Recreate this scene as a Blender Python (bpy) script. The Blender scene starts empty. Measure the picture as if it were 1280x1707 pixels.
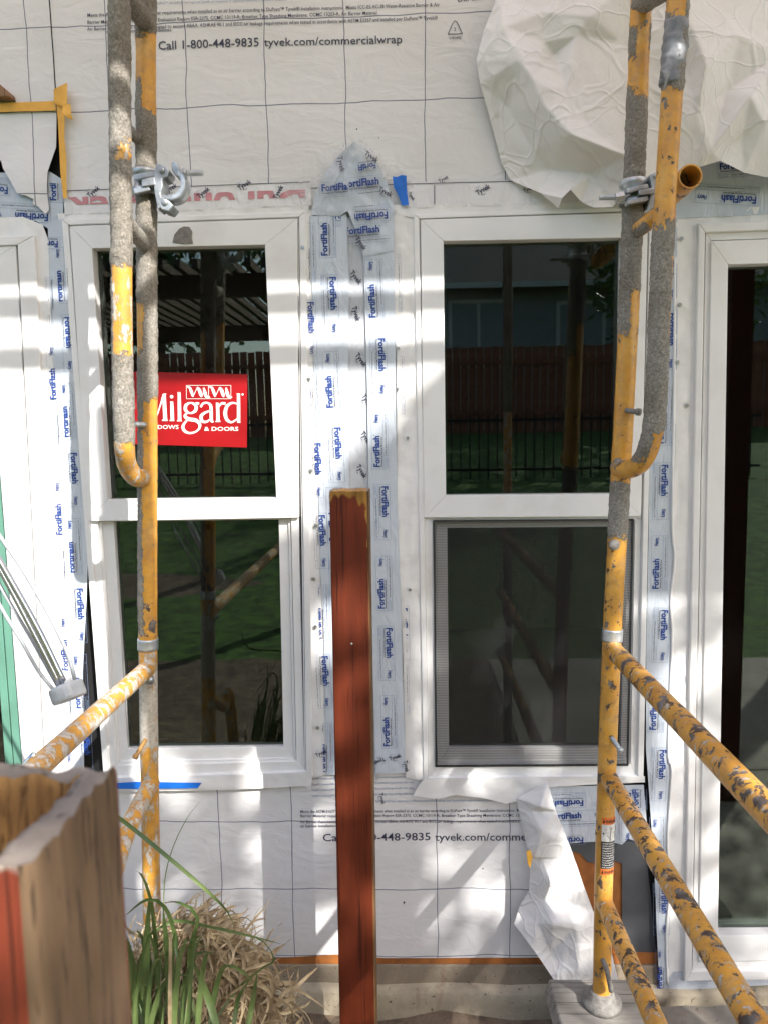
import bpy, bmesh, math, random
from mathutils import Vector, Matrix, noise
from mathutils.geometry import delaunay_2d_cdt

random.seed(7)
SC = bpy.context.scene
COL = SC.collection

# ------------------------------------------------------------------ camera
F_PX, W_PX, H_PX = 1250.0, 1280.0, 1707.0
PITCH, YAW, ROLL = math.radians(-6.0), math.radians(1.79), math.radians(1.04)
CAM = Vector((0.0, -1.95, 1.62))


def turn(d):
    x, y, z = d
    cr, sr = math.cos(ROLL), math.sin(ROLL)
    x, z = x * cr + z * sr, -x * sr + z * cr
    cp, sp = math.cos(PITCH), math.sin(PITCH)
    y, z = y * cp - z * sp, y * sp + z * cp
    cy, sy = math.cos(YAW), math.sin(YAW)
    return Vector((x * cy - y * sy, x * sy + y * cy, z))


C_R, C_F, C_U = turn((1, 0, 0)), turn((0, 1, 0)), turn((0, 0, 1))
cam_data = bpy.data.cameras.new('camera')
cam = bpy.data.objects.new('camera', cam_data)
COL.objects.link(cam)
m = Matrix((C_R, C_U, -C_F)).transposed().to_4x4()
m.translation = CAM
cam.matrix_world = m
cam_data.sensor_fit = 'VERTICAL'
cam_data.sensor_height = 36.0
cam_data.sensor_width = 36.0 * W_PX / H_PX
cam_data.lens = F_PX / H_PX * 36.0
cam_data.clip_start, cam_data.clip_end = 0.02, 400.0
cam_data.dof.use_dof = True
cam_data.dof.focus_distance = 1.85
cam_data.dof.aperture_fstop = 9.0
SC.camera = cam

# ------------------------------------------------------------------ light
SUN_DIR = Vector((-0.73, 1.0, -0.91)).normalized()      # the way the light travels
world = bpy.data.worlds.new('World')
SC.world = world
world.use_nodes = True
wn = world.node_tree
sky = wn.nodes.new('ShaderNodeTexSky')
sky.sky_type = 'NISHITA'
sky.sun_disc = False
sky.sun_elevation = math.asin(-SUN_DIR.z)
sky.sun_rotation = math.atan2(-SUN_DIR.x, -SUN_DIR.y)
sky.dust_density = 1.8
sky.ozone_density = 0.7
wn.links.new(sky.outputs[0], wn.nodes['Background'].inputs[0])
wn.nodes['Background'].inputs[1].default_value = 0.15
sun_data = bpy.data.lights.new('sun', 'SUN')
sun_data.energy = 3.5
sun_data.angle = math.radians(0.53)
sun_data.color = (1.0, 0.97, 0.93)
sun = bpy.data.objects.new('sun', sun_data)
COL.objects.link(sun)
sun.rotation_euler = SUN_DIR.to_track_quat('-Z', 'Y').to_euler()
sun.location = (4, -5, 8)
SC.view_settings.view_transform = 'Standard'
SC.view_settings.look = 'None'
SC.view_settings.gamma = 1.0
SC.view_settings.use_curve_mapping = False
SC.view_settings.exposure = 1.36
SC.render.engine = 'CYCLES'
SC.cycles.use_denoising = True
SC.cycles.max_bounces = 6
SC.cycles.diffuse_bounces = 3
SC.cycles.glossy_bounces = 3
SC.cycles.transmission_bounces = 3
SC.cycles.use_adaptive_sampling = True
SC.cycles.adaptive_threshold = 0.02
SC.cycles.transparent_max_bounces = 12
SC.cycles.caustics_reflective = False


# ------------------------------------------------------------------ helpers
def P(px, py, y=0.0):
    """the point on the plane at distance y from the wall that the photograph shows at px, py"""
    d = turn(((px - W_PX / 2) / F_PX, 1.0, -(py - H_PX / 2) / F_PX))
    t = (y - CAM.y) / d.y
    return CAM + d * t


def proj(p):
    v = p - CAM
    z = v.dot(C_F)
    if z < 0.02:
        return (-9999, -9999)
    return (W_PX / 2 + F_PX * v.dot(C_R) / z, H_PX / 2 - F_PX * v.dot(C_U) / z)


def lerp(a, b, t):
    return a + (b - a) * t


def sstep(a, b, x):
    t = max(0.0, min(1.0, (x - a) / (b - a)))
    return t * t * (3 - 2 * t)


def empty(name, label=None, cat=None, group=None, loc=(0, 0, 0), kind=None):
    o = bpy.data.objects.new(name, None)
    o.empty_display_size = 0.05
    o.location = loc
    COL.objects.link(o)
    tag(o, label, cat, group, kind)
    return o


def tag(o, label=None, cat=None, group=None, kind=None):
    if label: o['label'] = label
    if cat:
        o['category'] = cat
        o['kind'] = 'thing'
    if group: o['group'] = group
    if kind: o['kind'] = kind
    return o


def setparent(o, parent):
    if parent is not None:
        o.parent = parent
        off = Vector((0, 0, 0))
        p = parent
        while p:
            off += p.location
            p = p.parent
        o.location = o.location - off


def obj(name, verts, faces, mat, parent=None, smooth=False, mats=None, fmat=None, uv=None, wear=None):
    me = bpy.data.meshes.new(name)
    me.from_pydata([tuple(v) for v in verts], [], faces)
    for mm in (mats or [mat]):
        me.materials.append(mm)
    if fmat:
        me.polygons.foreach_set('material_index', fmat)
    if smooth:
        me.polygons.foreach_set('use_smooth', [True] * len(me.polygons))
    if uv is not None:
        lay = me.uv_layers.new(name='UVMap')
        flat = []
        for lp in me.loops:
            flat.extend(uv[lp.vertex_index])
        lay.data.foreach_set('uv', flat)
    if wear is not None:
        at = me.attributes.new('wear', 'FLOAT_COLOR', 'POINT')
        flat = []
        for w in wear:
            flat.extend((w[0], w[1], w[2], 1.0))
        at.data.foreach_set('color', flat)
    me.update()
    o = bpy.data.objects.new(name, me)
    COL.objects.link(o)
    setparent(o, parent)
    return o


def bm_obj(name, bm, mat, parent=None, smooth=False, mats=None):
    me = bpy.data.meshes.new(name)
    bmesh.ops.recalc_face_normals(bm, faces=bm.faces[:])
    bm.to_mesh(me)
    bm.free()
    for mm in (mats or [mat]):
        me.materials.append(mm)
    if smooth:
        me.polygons.foreach_set('use_smooth', [True] * len(me.polygons))
    o = bpy.data.objects.new(name, me)
    COL.objects.link(o)
    setparent(o, parent)
    return o


def prism_bm(front, back, bevel=0.0, seg=2):
    """closed solid between two polygons of equal count"""
    bm = bmesh.new()
    a = [bm.verts.new(p) for p in front]
    b = [bm.verts.new(p) for p in back]
    bm.faces.new(a)
    bm.faces.new(b[::-1])
    n = len(a)
    for i in range(n):
        j = (i + 1) % n
        bm.faces.new((a[j], a[i], b[i], b[j]))
    if bevel:
        bmesh.ops.recalc_face_normals(bm, faces=bm.faces[:])
        bmesh.ops.bevel(bm, geom=bm.edges[:], offset=bevel, segments=seg, profile=0.6, affect='EDGES', clamp_overlap=True)
    return bm


def slab(name, px_poly, y0, y1, mat, parent=None, bevel=0.0012, seg=2):
    """flat piece on the wall: outline given where the photograph shows its front, y0 front, y1 back"""
    fr = [P(x, y, y0) for x, y in px_poly]
    bk = [Vector((v.x, y1, v.z)) for v in fr]
    return bm_obj(name, prism_bm(fr, bk, bevel, seg), mat, parent)


def box(name, lo, hi, mat, parent=None, bevel=0.0, rot=None, seg=2):
    x0, y0, z0 = lo
    x1, y1, z1 = hi
    fr = [Vector(v) for v in ((x0, y0, z0), (x1, y0, z0), (x1, y0, z1), (x0, y0, z1))]
    bk = [Vector((v.x, y1, v.z)) for v in fr]
    bm = prism_bm(fr, bk, bevel, seg)
    if rot is not None:
        c = Vector(((x0 + x1) / 2, (y0 + y1) / 2, (z0 + z1) / 2))
        bmesh.ops.rotate(bm, verts=bm.verts[:], cent=c, matrix=rot)
    return bm_obj(name, bm, mat, parent)


def ring(names, outer, inner, y0, y1, mat, parent, bevel=0.0012):
    """four mitred lengths between two quads (TL TR BR BL)"""
    out = []
    for i in range(4):
        j = (i + 1) % 4
        nm = names[i] if isinstance(names, (list, tuple)) else names
        out.append(slab(nm, [outer[i], outer[j], inner[j], inner[i]], y0, y1, mat, parent, bevel))
    return out


def catmull(pts, step):
    pts = [Vector(p) for p in pts]
    if len(pts) == 2:
        n = max(2, int((pts[1] - pts[0]).length / step))
        return [pts[0].lerp(pts[1], i / n) for i in range(n + 1)]
    ext = [pts[0] * 2 - pts[1]] + pts + [pts[-1] * 2 - pts[-2]]
    out = []
    for i in range(1, len(ext) - 2):
        p0, p1, p2, p3 = ext[i - 1:i + 3]
        n = max(2, int((p2 - p1).length / step))
        for k in range(n):
            t = k / n
            out.append(0.5 * ((2 * p1) + (p2 - p0) * t + (2 * p0 - 5 * p1 + 4 * p2 - p3) * t * t + (3 * p1 - p0 - 3 * p2 + p3) * t ** 3))
    out.append(pts[-1])
    return out


def tube(name, pts, r, mat, parent=None, segs=20, step=0.006, wearfn=None, mudthick=0.0022, caps=True, rad=None, hollow=False):
    path = catmull(pts, step)
    verts, faces, wear = [], [], []
    n = len(path)
    t0 = (path[1] - path[0]).normalized()
    up = Vector((0, -1, 0)) if abs(t0.y) < 0.9 else Vector((0, 0, 1))
    a = t0.cross(up).normalized()
    for i, p in enumerate(path):
        t = (path[min(i + 1, n - 1)] - path[max(i - 1, 0)]).normalized()
        a = (a - t * a.dot(t)).normalized()
        b = t.cross(a)
        rr = r if rad is None else rad(i / (n - 1))
        for k in range(segs):
            an = 2 * math.pi * k / segs
            nrm = a * math.cos(an) + b * math.sin(an)
            q = p + nrm * rr
            if wearfn:
                px, py = proj(q)
                w = wearfn(px, py, nrm.dot(C_R), q)
                d = w[0] * mudthick * (0.7 + 0.9 * noise.noise(q * 130) + 0.7 * noise.noise(q * 45))
                q = q + nrm * d
                wear.append(w)
            verts.append(q)
    for i in range(n - 1):
        for k in range(segs):
            k2 = (k + 1) % segs
            faces.append((i * segs + k, i * segs + k2, (i + 1) * segs + k2, (i + 1) * segs + k))
    if hollow:
        base = len(verts)
        for i, p in enumerate(path):
            for k in range(segs):
                verts.append(p.lerp(verts[i * segs + k], 0.86))
                if wearfn: wear.append((0, 0.4, 0))
        for i in range(n - 1):
            for k in range(segs):
                k2 = (k + 1) % segs
                faces.append((base + i * segs + k2, base + i * segs + k, base + (i + 1) * segs + k, base + (i + 1) * segs + k2))
        for i in (0, n - 1):
            for k in range(segs):
                k2 = (k + 1) % segs
                f = (i * segs + k2, i * segs + k, base + i * segs + k, base + i * segs + k2)
                faces.append(f if i == 0 else f[::-1])
    elif caps:
        faces.append(tuple(range(segs))[::-1])
        faces.append(tuple((n - 1) * segs + k for k in range(segs)))
    return obj(name, verts, faces, mat, parent, smooth=True, wear=wear if wearfn else None)


def lathe(name, prof, mat, parent=None, segs=24, frame=None, smooth=False):
    """prof: list of (radius, height); frame: 4x4 matrix"""
    verts, faces = [], []
    for r, h in prof:
        for k in range(segs):
            an = 2 * math.pi * k / segs
            verts.append(Vector((r * math.cos(an), r * math.sin(an), h)))
    for i in range(len(prof) - 1):
        for k in range(segs):
            k2 = (k + 1) % segs
            faces.append((i * segs + k, i * segs + k2, (i + 1) * segs + k2, (i + 1) * segs + k))
    faces.append(tuple(range(segs))[::-1])
    faces.append(tuple((len(prof) - 1) * segs + k for k in range(segs)))
    if frame is not None:
        verts = [frame @ v for v in verts]
    return obj(name, verts, faces, mat, parent, smooth=smooth)


def frame_to(loc, axis, xref=None):
    z = Vector(axis).normalized()
    x = Vector(xref) if xref is not None else (Vector((1, 0, 0)) if abs(z.x) < 0.9 else Vector((0, 1, 0)))
    x = (x - z * x.dot(z)).normalized()
    y = z.cross(x)
    mm = Matrix((x, y, z)).transposed().to_4x4()
    mm.translation = Vector(loc)
    return mm


# ------------------------------------------------------------------ materials
def new_mat(name):
    mt = bpy.data.materials.new(name)
    mt.use_nodes = True
    nt = mt.node_tree
    return mt, nt, nt.nodes['Principled BSDF']


def nd(nt, kind, **kw):
    n = nt.nodes.new(kind)
    for k, v in kw.items():
        if k.startswith('i_'):
            key = k[2:]
            n.inputs[int(key) if key.isdigit() else key].default_value = v
        else:
            setattr(n, k, v)
    return n


def ramp(nt, fac, stops):
    r = nt.nodes.new('ShaderNodeValToRGB')
    els = r.color_ramp.elements
    while len(els) < len(stops):
        els.new(0.5)
    for e, (p, c) in zip(els, stops):
        e.position = p
        e.color = (c[0], c[1], c[2], 1) if isinstance(c, (tuple, list)) else (c, c, c, 1)
    nt.links.new(fac, r.inputs[0])
    return r.outputs[0]


def coords(nt, scale=(1, 1, 1), which='Object'):
    tc = nt.nodes.new('ShaderNodeTexCoord')
    mp = nt.nodes.new('ShaderNodeMapping')
    mp.inputs['Scale'].default_value = scale
    nt.links.new(tc.outputs[which], mp.inputs[0])
    return mp.outputs[0]


def noise_tex(nt, vec, scale, detail=4, rough=0.55, dist=0.0):
    n = nd(nt, 'ShaderNodeTexNoise')
    n.inputs['Scale'].default_value = scale
    n.inputs['Detail'].default_value = detail
    n.inputs['Roughness'].default_value = rough
    n.inputs['Distortion'].default_value = dist
    if vec is not None:
        nt.links.new(vec, n.inputs['Vector'])
    return n.outputs['Fac']


def mixc(nt, fac, a, b, mode='MIX'):
    mx = nt.nodes.new('ShaderNodeMix')
    mx.data_type = 'RGBA'
    mx.blend_type = mode
    for sock, v in ((mx.inputs[0], fac), (mx.inputs[6], a), (mx.inputs[7], b)):
        if hasattr(v, 'links') or hasattr(v, 'is_linked'):
            nt.links.new(v, sock)
        elif isinstance(v, (tuple, list)):
            sock.default_value = (v[0], v[1], v[2], 1)
        else:
            sock.default_value = v
    return mx.outputs[2]


def mth(nt, op, a, b=None, c=None, clamp=False):
    n = nt.nodes.new('ShaderNodeMath')
    n.operation = op
    n.use_clamp = clamp
    for i, v in enumerate((a, b, c)):
        if v is None: continue
        if hasattr(v, 'is_linked'):
            nt.links.new(v, n.inputs[i])
        else:
            n.inputs[i].default_value = v
    return n.outputs[0]


def bump(nt, bsdf, h, strength=0.3, dist=0.002):
    b = nt.nodes.new('ShaderNodeBump')
    b.inputs['Strength'].default_value = strength
    b.inputs['Distance'].default_value = dist
    nt.links.new(h, b.inputs['Height'])
    nt.links.new(b.outputs[0], bsdf.inputs['Normal'])


def plain(name, c, rough=0.5, metal=0.0, var=0.12, vscale=9.0, bstr=0.0, bscale=60.0, bdist=0.001, dirt=None, dirtfac=0.0, dirtscale=14.0, spec=0.5):
    mt, nt, bs = new_mat(name)
    v = coords(nt)
    n1 = noise_tex(nt, v, vscale, 2)
    lo = tuple(x * (1 - var) for x in c)
    hi = tuple(min(1, x * (1 + var)) for x in c)
    colr = ramp(nt, n1, [(0.3, lo), (0.7, hi)])
    if dirt:
        n2 = noise_tex(nt, v, dirtscale, 3, 0.65)
        f = ramp(nt, n2, [(0.52, 0.0), (0.75, dirtfac)])
        colr = mixc(nt, f, colr, dirt)
    nt.links.new(colr, bs.inputs['Base Color'])
    bs.inputs['Roughness'].default_value = rough
    bs.inputs['Metallic'].default_value = metal
    bs.inputs['Specular IOR Level'].default_value = spec
    if bstr:
        bump(nt, bs, noise_tex(nt, v, bscale, 3, 0.6), bstr, bdist)
    return mt


M = {}
M['vinyl'] = plain('white_vinyl', (0.80, 0.79, 0.775), 0.42, var=0.035, vscale=5, bstr=0.06, bscale=35, dirt=(0.55, 0.49, 0.42), dirtfac=0.34, dirtscale=7)
M['vinyl_worn'] = plain('white_vinyl_door', (0.78, 0.765, 0.745), 0.45, var=0.05, vscale=5, bstr=0.08, bscale=30, dirt=(0.52, 0.45, 0.38), dirtfac=0.3, dirtscale=6)
M['sealant'] = plain('white_sealant', (0.80, 0.785, 0.765), 0.45, var=0.06, vscale=12, bstr=0.22, bscale=38, bdist=0.004, dirt=(0.6, 0.55, 0.5), dirtfac=0.3)
M['black_gap'] = plain('black_membrane', (0.012, 0.012, 0.013), 0.7, var=0.2)
M['membrane'] = plain('grey_membrane', (0.085, 0.088, 0.096), 0.55, var=0.15, vscale=8, bstr=0.15, bscale=18, bdist=0.003)
M['ochre_board'] = plain('orange_board', (0.36, 0.125, 0.03), 0.6, var=0.3, vscale=16, bstr=0.25, bscale=70, dirt=(0.12, 0.05, 0.02), dirtfac=0.6)
M['galv'] = plain('galvanised_steel', (0.50, 0.53, 0.55), 0.38, metal=0.75, var=0.25, vscale=40, bstr=0.25, bscale=160, bdist=0.0006, dirt=(0.3, 0.3, 0.3), dirtfac=0.5, dirtscale=50)
M['chrome'] = plain('chrome_rod', (0.62, 0.63, 0.65), 0.18, metal=0.95, var=0.1, vscale=30)
M['greyplastic'] = plain('grey_cap', (0.42, 0.44, 0.46), 0.35, metal=0.1, var=0.12, vscale=40, bstr=0.1, bscale=60)
M['screw'] = plain('screw_zinc', (0.42, 0.43, 0.42), 0.35, metal=0.85, var=0.2, vscale=300)
M['rubber'] = plain('dark_gasket', (0.02, 0.021, 0.022), 0.55, var=0.2)
M['glassedge'] = plain('green_glass_edge', (0.045, 0.085, 0.06), 0.25, var=0.2)  # green of the glass edge, with the spacer's reflection put into the colour
M['green'] = plain('green_paint', (0.12, 0.27, 0.20), 0.4, var=0.1, vscale=10, bstr=0.08, bscale=40)
M['orange_tape'] = plain('orange_tape', (0.82, 0.43, 0.055), 0.5, var=0.1, vscale=25, bstr=0.25, bscale=120, bdist=0.0008)
M['blue_tape'] = plain('blue_tape', (0.008, 0.15, 0.62), 0.55, var=0.1, vscale=30, bstr=0.25, bscale=160, bdist=0.0006)
M['duct'] = plain('grey_duct_tape', (0.20, 0.205, 0.215), 0.5, metal=0.1, var=0.3, vscale=30, bstr=0.5, bscale=70, bdist=0.003)
M['mudsplat'] = plain('dried_mud', (0.21, 0.195, 0.175), 0.9, var=0.25, vscale=80, bstr=0.7, bscale=170, bdist=0.002)
M['ink'] = plain('dark_ink', (0.035, 0.036, 0.07), 0.6, var=0.1)
M['blueink'] = plain('blue_ink', (0.014, 0.05, 0.24), 0.55, var=0.1)
M['paleink'] = plain('pale_blue_ink', (0.20, 0.27, 0.42), 0.55, var=0.1)
M['redink'] = plain('red_ink', (0.58, 0.25, 0.27), 0.55, var=0.15, vscale=30)
M['redsign'] = plain('red_sticker', (0.30, 0.006, 0.009), 0.3, var=0.12, vscale=10)
M['signwhite'] = plain('sticker_white', (0.72, 0.76, 0.70), 0.4, var=0.05)
M['decal_orange'] = plain('decal_orange', (0.75, 0.17, 0.03), 0.45, var=0.12, vscale=90, dirt=(0.3, 0.2, 0.1), dirtfac=0.6, dirtscale=120)
M['decal_white'] = plain('decal_white', (0.66, 0.64, 0.6), 0.45, var=0.1, vscale=60, dirt=(0.3, 0.28, 0.25), dirtfac=0.7, dirtscale=160)
M['decal_black'] = plain('decal_black', (0.018, 0.018, 0.02), 0.45, var=0.2)
M['planks'] = plain('scaffold_plank_wood', (0.30, 0.21, 0.125), 0.75, var=0.3, vscale=7, bstr=0.4, bscale=40)
M['fence_red'] = plain('red_brown_fence', (0.30, 0.095, 0.045), 0.8, var=0.3, vscale=5)
M['iron'] = plain('black_iron', (0.015, 0.015, 0.016), 0.5, var=0.2)
M['siding'] = plain('grey_blue_siding', (0.34, 0.37, 0.40), 0.8, var=0.1)
M['farwhite'] = plain('white_trim', (0.75, 0.75, 0.75), 0.6, var=0.05)
M['roofing'] = plain('roof_shingle', (0.09, 0.085, 0.08), 0.9, var=0.3, vscale=20)
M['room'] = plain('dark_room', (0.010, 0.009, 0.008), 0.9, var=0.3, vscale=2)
M['bark'] = plain('tree_bark', (0.12, 0.085, 0.06), 0.9, var=0.35, vscale=14, bstr=0.8, bscale=40, bdist=0.01)


def wrap_mat():
    """white house wrap with a printed blue grid; the UV counts grid cells"""
    mt, nt, bs = new_mat('house_wrap')
    tc = nt.nodes.new('ShaderNodeTexCoord')
    v = coords(nt)
    sep = nt.nodes.new('ShaderNodeSeparateXYZ')
    wob = nd(nt, 'ShaderNodeTexNoise'); wob.inputs['Scale'].default_value = 1.3; wob.inputs['Detail'].default_value = 3
    nt.links.new(tc.outputs['UV'], wob.inputs['Vector'])
    sub = nd(nt, 'ShaderNodeVectorMath', operation='SUBTRACT'); sub.inputs[1].default_value = (0.5, 0.5, 0.5)
    nt.links.new(wob.outputs['Color'], sub.inputs[0])
    sc = nd(nt, 'ShaderNodeVectorMath', operation='SCALE'); sc.inputs['Scale'].default_value = 0.09
    nt.links.new(sub.outputs[0], sc.inputs[0])
    add = nd(nt, 'ShaderNodeVectorMath', operation='ADD')
    nt.links.new(tc.outputs['UV'], add.inputs[0]); nt.links.new(sc.outputs[0], add.inputs[1])
    nt.links.new(add.outputs[0], sep.inputs[0])
    lines = []
    for k in (0, 1):
        fr = mth(nt, 'PINGPONG', sep.outputs[k], 0.5)
        lines.append(mth(nt, 'LESS_THAN', fr, 0.0062))
    ln = mth(nt, 'MAXIMUM', lines[0], lines[1])
    n1 = noise_tex(nt, v, 3.0, 5)
    base = ramp(nt, n1, [(0.3, (0.735, 0.715, 0.70)), (0.7, (0.79, 0.775, 0.765))])
    dirt = ramp(nt, noise_tex(nt, v, 60, 3, 0.5), [(0.72, 0.0), (0.8, 0.35)])
    base = mixc(nt, dirt, base, (0.45, 0.42, 0.4))
    colr = mixc(nt, mth(nt, 'MULTIPLY', ln, 0.85), base, (0.06, 0.07, 0.14))
    nt.links.new(colr, bs.inputs['Base Color'])
    bs.inputs['Roughness'].default_value = 0.52
    h = mth(nt, 'ADD', noise_tex(nt, coords(nt, (1, 1, 2.2)), 9, 3, 0.5, 1.2), mth(nt, 'MULTIPLY', noise_tex(nt, v, 34, 4, 0.55), 0.25))
    bump(nt, bs, h, 0.3, 0.010)
    return mt


def crumple_mat():
    mt, nt, bs = new_mat('crumpled_wrap')
    v = coords(nt)
    base = ramp(nt, noise_tex(nt, v, 5, 5), [(0.3, (0.79, 0.76, 0.73)), (0.7, (0.85, 0.83, 0.81))])
    dirt = ramp(nt, noise_tex(nt, v, 90, 3, 0.5), [(0.74, 0.0), (0.8, 0.5)])
    base = mixc(nt, dirt, base, (0.35, 0.3, 0.27))
    nt.links.new(base, bs.inputs['Base Color'])
    bs.inputs['Roughness'].default_value = 0.5
    nz = nd(nt, 'ShaderNodeTexNoise'); nz.inputs['Scale'].default_value = 5
    nt.links.new(v, nz.inputs['Vector'])
    mx = mixc(nt, 0.22, v, nz.outputs['Color'])
    hs_ = []
    for sc_, wd_ in ((6.0, .05), (13.0, .05)):
        vo = nd(nt, 'ShaderNodeTexVoronoi'); vo.feature = 'DISTANCE_TO_EDGE'; vo.inputs['Scale'].default_value = sc_
        nt.links.new(mx, vo.inputs['Vector'])
        hs_.append(ramp(nt, vo.outputs['Distance'], [(0.0, 1.0), (wd_, 0.0)]))
    h = mth(nt, 'ADD', hs_[0], mth(nt, 'MULTIPLY', hs_[1], 0.5))
    h = mth(nt, 'ADD', h, mth(nt, 'MULTIPLY', noise_tex(nt, v, 11, 4, 0.6, 1.0), 1.6))
    bump(nt, bs, h, 0.4, 0.006)
    # thin sheet: some light passes
    tr = nt.nodes.new('ShaderNodeBsdfTranslucent'); tr.inputs[0].default_value = (0.8, 0.76, 0.72, 1)
    ms = nt.nodes.new('ShaderNodeMixShader'); ms.inputs[0].default_value = 0.06
    out = nt.nodes['Material Output']
    nt.links.new(bs.outputs[0], ms.inputs[1]); nt.links.new(tr.outputs[0], ms.inputs[2]); nt.links.new(ms.outputs[0], out.inputs[0])
    return mt


def flash_mat(name, c, rough=0.3):
    mt, nt, bs = new_mat(name)
    v = coords(nt)
    base = ramp(nt, noise_tex(nt, v, 6, 4), [(0.3, tuple(x * 0.93 for x in c)), (0.7, tuple(min(1, x * 1.05) for x in c))])
    nt.links.new(base, bs.inputs['Base Color'])
    bs.inputs['Roughness'].default_value = rough
    h = noise_tex(nt, coords(nt, (1, 1, 0.45)), 22, 4, 0.55, 1.5)
    bump(nt, bs, h, 0.5, 0.007)
    return mt


def clear_mat():
    mt, nt, bs = new_mat('clear_film')
    v = coords(nt)
    bs.inputs['Base Color'].default_value = (0.82, 0.81, 0.8, 1)
    bs.inputs['Roughness'].default_value = 0.22
    bump(nt, bs, noise_tex(nt, v, 40, 5, 0.6, 2.0), 0.8, 0.008)
    tr = nt.nodes.new('ShaderNodeBsdfTransparent')
    ms = nt.nodes.new('ShaderNodeMixShader')
    f = ramp(nt, noise_tex(nt, v, 30, 4), [(0.4, 0.06), (0.75, 0.42)])
    nt.links.new(f, ms.inputs[0])
    nt.links.new(tr.outputs[0], ms.inputs[1]); nt.links.new(bs.outputs[0], ms.inputs[2])
    nt.links.new(ms.outputs[0], nt.nodes['Material Output'].inputs[0])
    return mt


def glass_mat():
    mt, nt, bs = new_mat('window_glass')
    nt.nodes.remove(bs)
    fr = nd(nt, 'ShaderNodeFresnel'); fr.inputs['IOR'].default_value = 1.5
    fac = mth(nt, 'MULTIPLY', fr.outputs[0], 1.5, clamp=True)
    gl = nt.nodes.new('ShaderNodeBsdfGlossy'); gl.inputs['Roughness'].default_value = 0.0
    gl.inputs['Color'].default_value = (0.92, 1.0, 0.93, 1)
    tr = nt.nodes.new('ShaderNodeBsdfTransparent'); tr.inputs[0].default_value = (0.62, 0.68, 0.62, 1)
    ms = nt.nodes.new('ShaderNodeMixShader')
    nt.links.new(fac, ms.inputs[0]); nt.links.new(tr.outputs[0], ms.inputs[1]); nt.links.new(gl.outputs[0], ms.inputs[2])
    df = nt.nodes.new('ShaderNodeBsdfDiffuse'); df.inputs[0].default_value = (0.5, 0.48, 0.45, 1)
    v = coords(nt)
    dust = ramp(nt, noise_tex(nt, v, 220, 2, 0.5), [(0.70, 0.003), (0.76, 0.22)])
    ms2 = nt.nodes.new('ShaderNodeMixShader')
    nt.links.new(dust, ms2.inputs[0]); nt.links.new(ms.outputs[0], ms2.inputs[1]); nt.links.new(df.outputs[0], ms2.inputs[2])
    # slight waviness of the panes
    b = nt.nodes.new('ShaderNodeBump'); b.inputs['Strength'].default_value = 0.02; b.inputs['Distance'].default_value = 0.01
    nt.links.new(noise_tex(nt, v, 2.2, 1), b.inputs['Height']); nt.links.new(b.outputs[0], gl.inputs['Normal'])
    nt.links.new(ms2.outputs[0], nt.nodes['Material Output'].inputs[0])
    return mt


def screen_mat():
    mt, nt, bs = new_mat('insect_screen')
    v = coords(nt, (1, 1, 1))
    bs.inputs['Base Color'].default_value = (0.012, 0.012, 0.013, 1)
    bs.inputs['Roughness'].default_value = 0.6
    tr = nt.nodes.new('ShaderNodeBsdfTransparent')
    sep = nt.nodes.new('ShaderNodeSeparateXYZ'); nt.links.new(v, sep.inputs[0])
    s = mth(nt, 'SINE', mth(nt, 'MULTIPLY', sep.outputs[2], 900.0))
    fac = mth(nt, 'MULTIPLY_ADD', s, 0.04, 0.27)
    ms = nt.nodes.new('ShaderNodeMixShader')
    nt.links.new(fac, ms.inputs[0]); nt.links.new(tr.outputs[0], ms.inputs[1]); nt.links.new(bs.outputs[0], ms.inputs[2])
    nt.links.new(ms.outputs[0], nt.nodes['Material Output'].inputs[0])
    return mt


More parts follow.
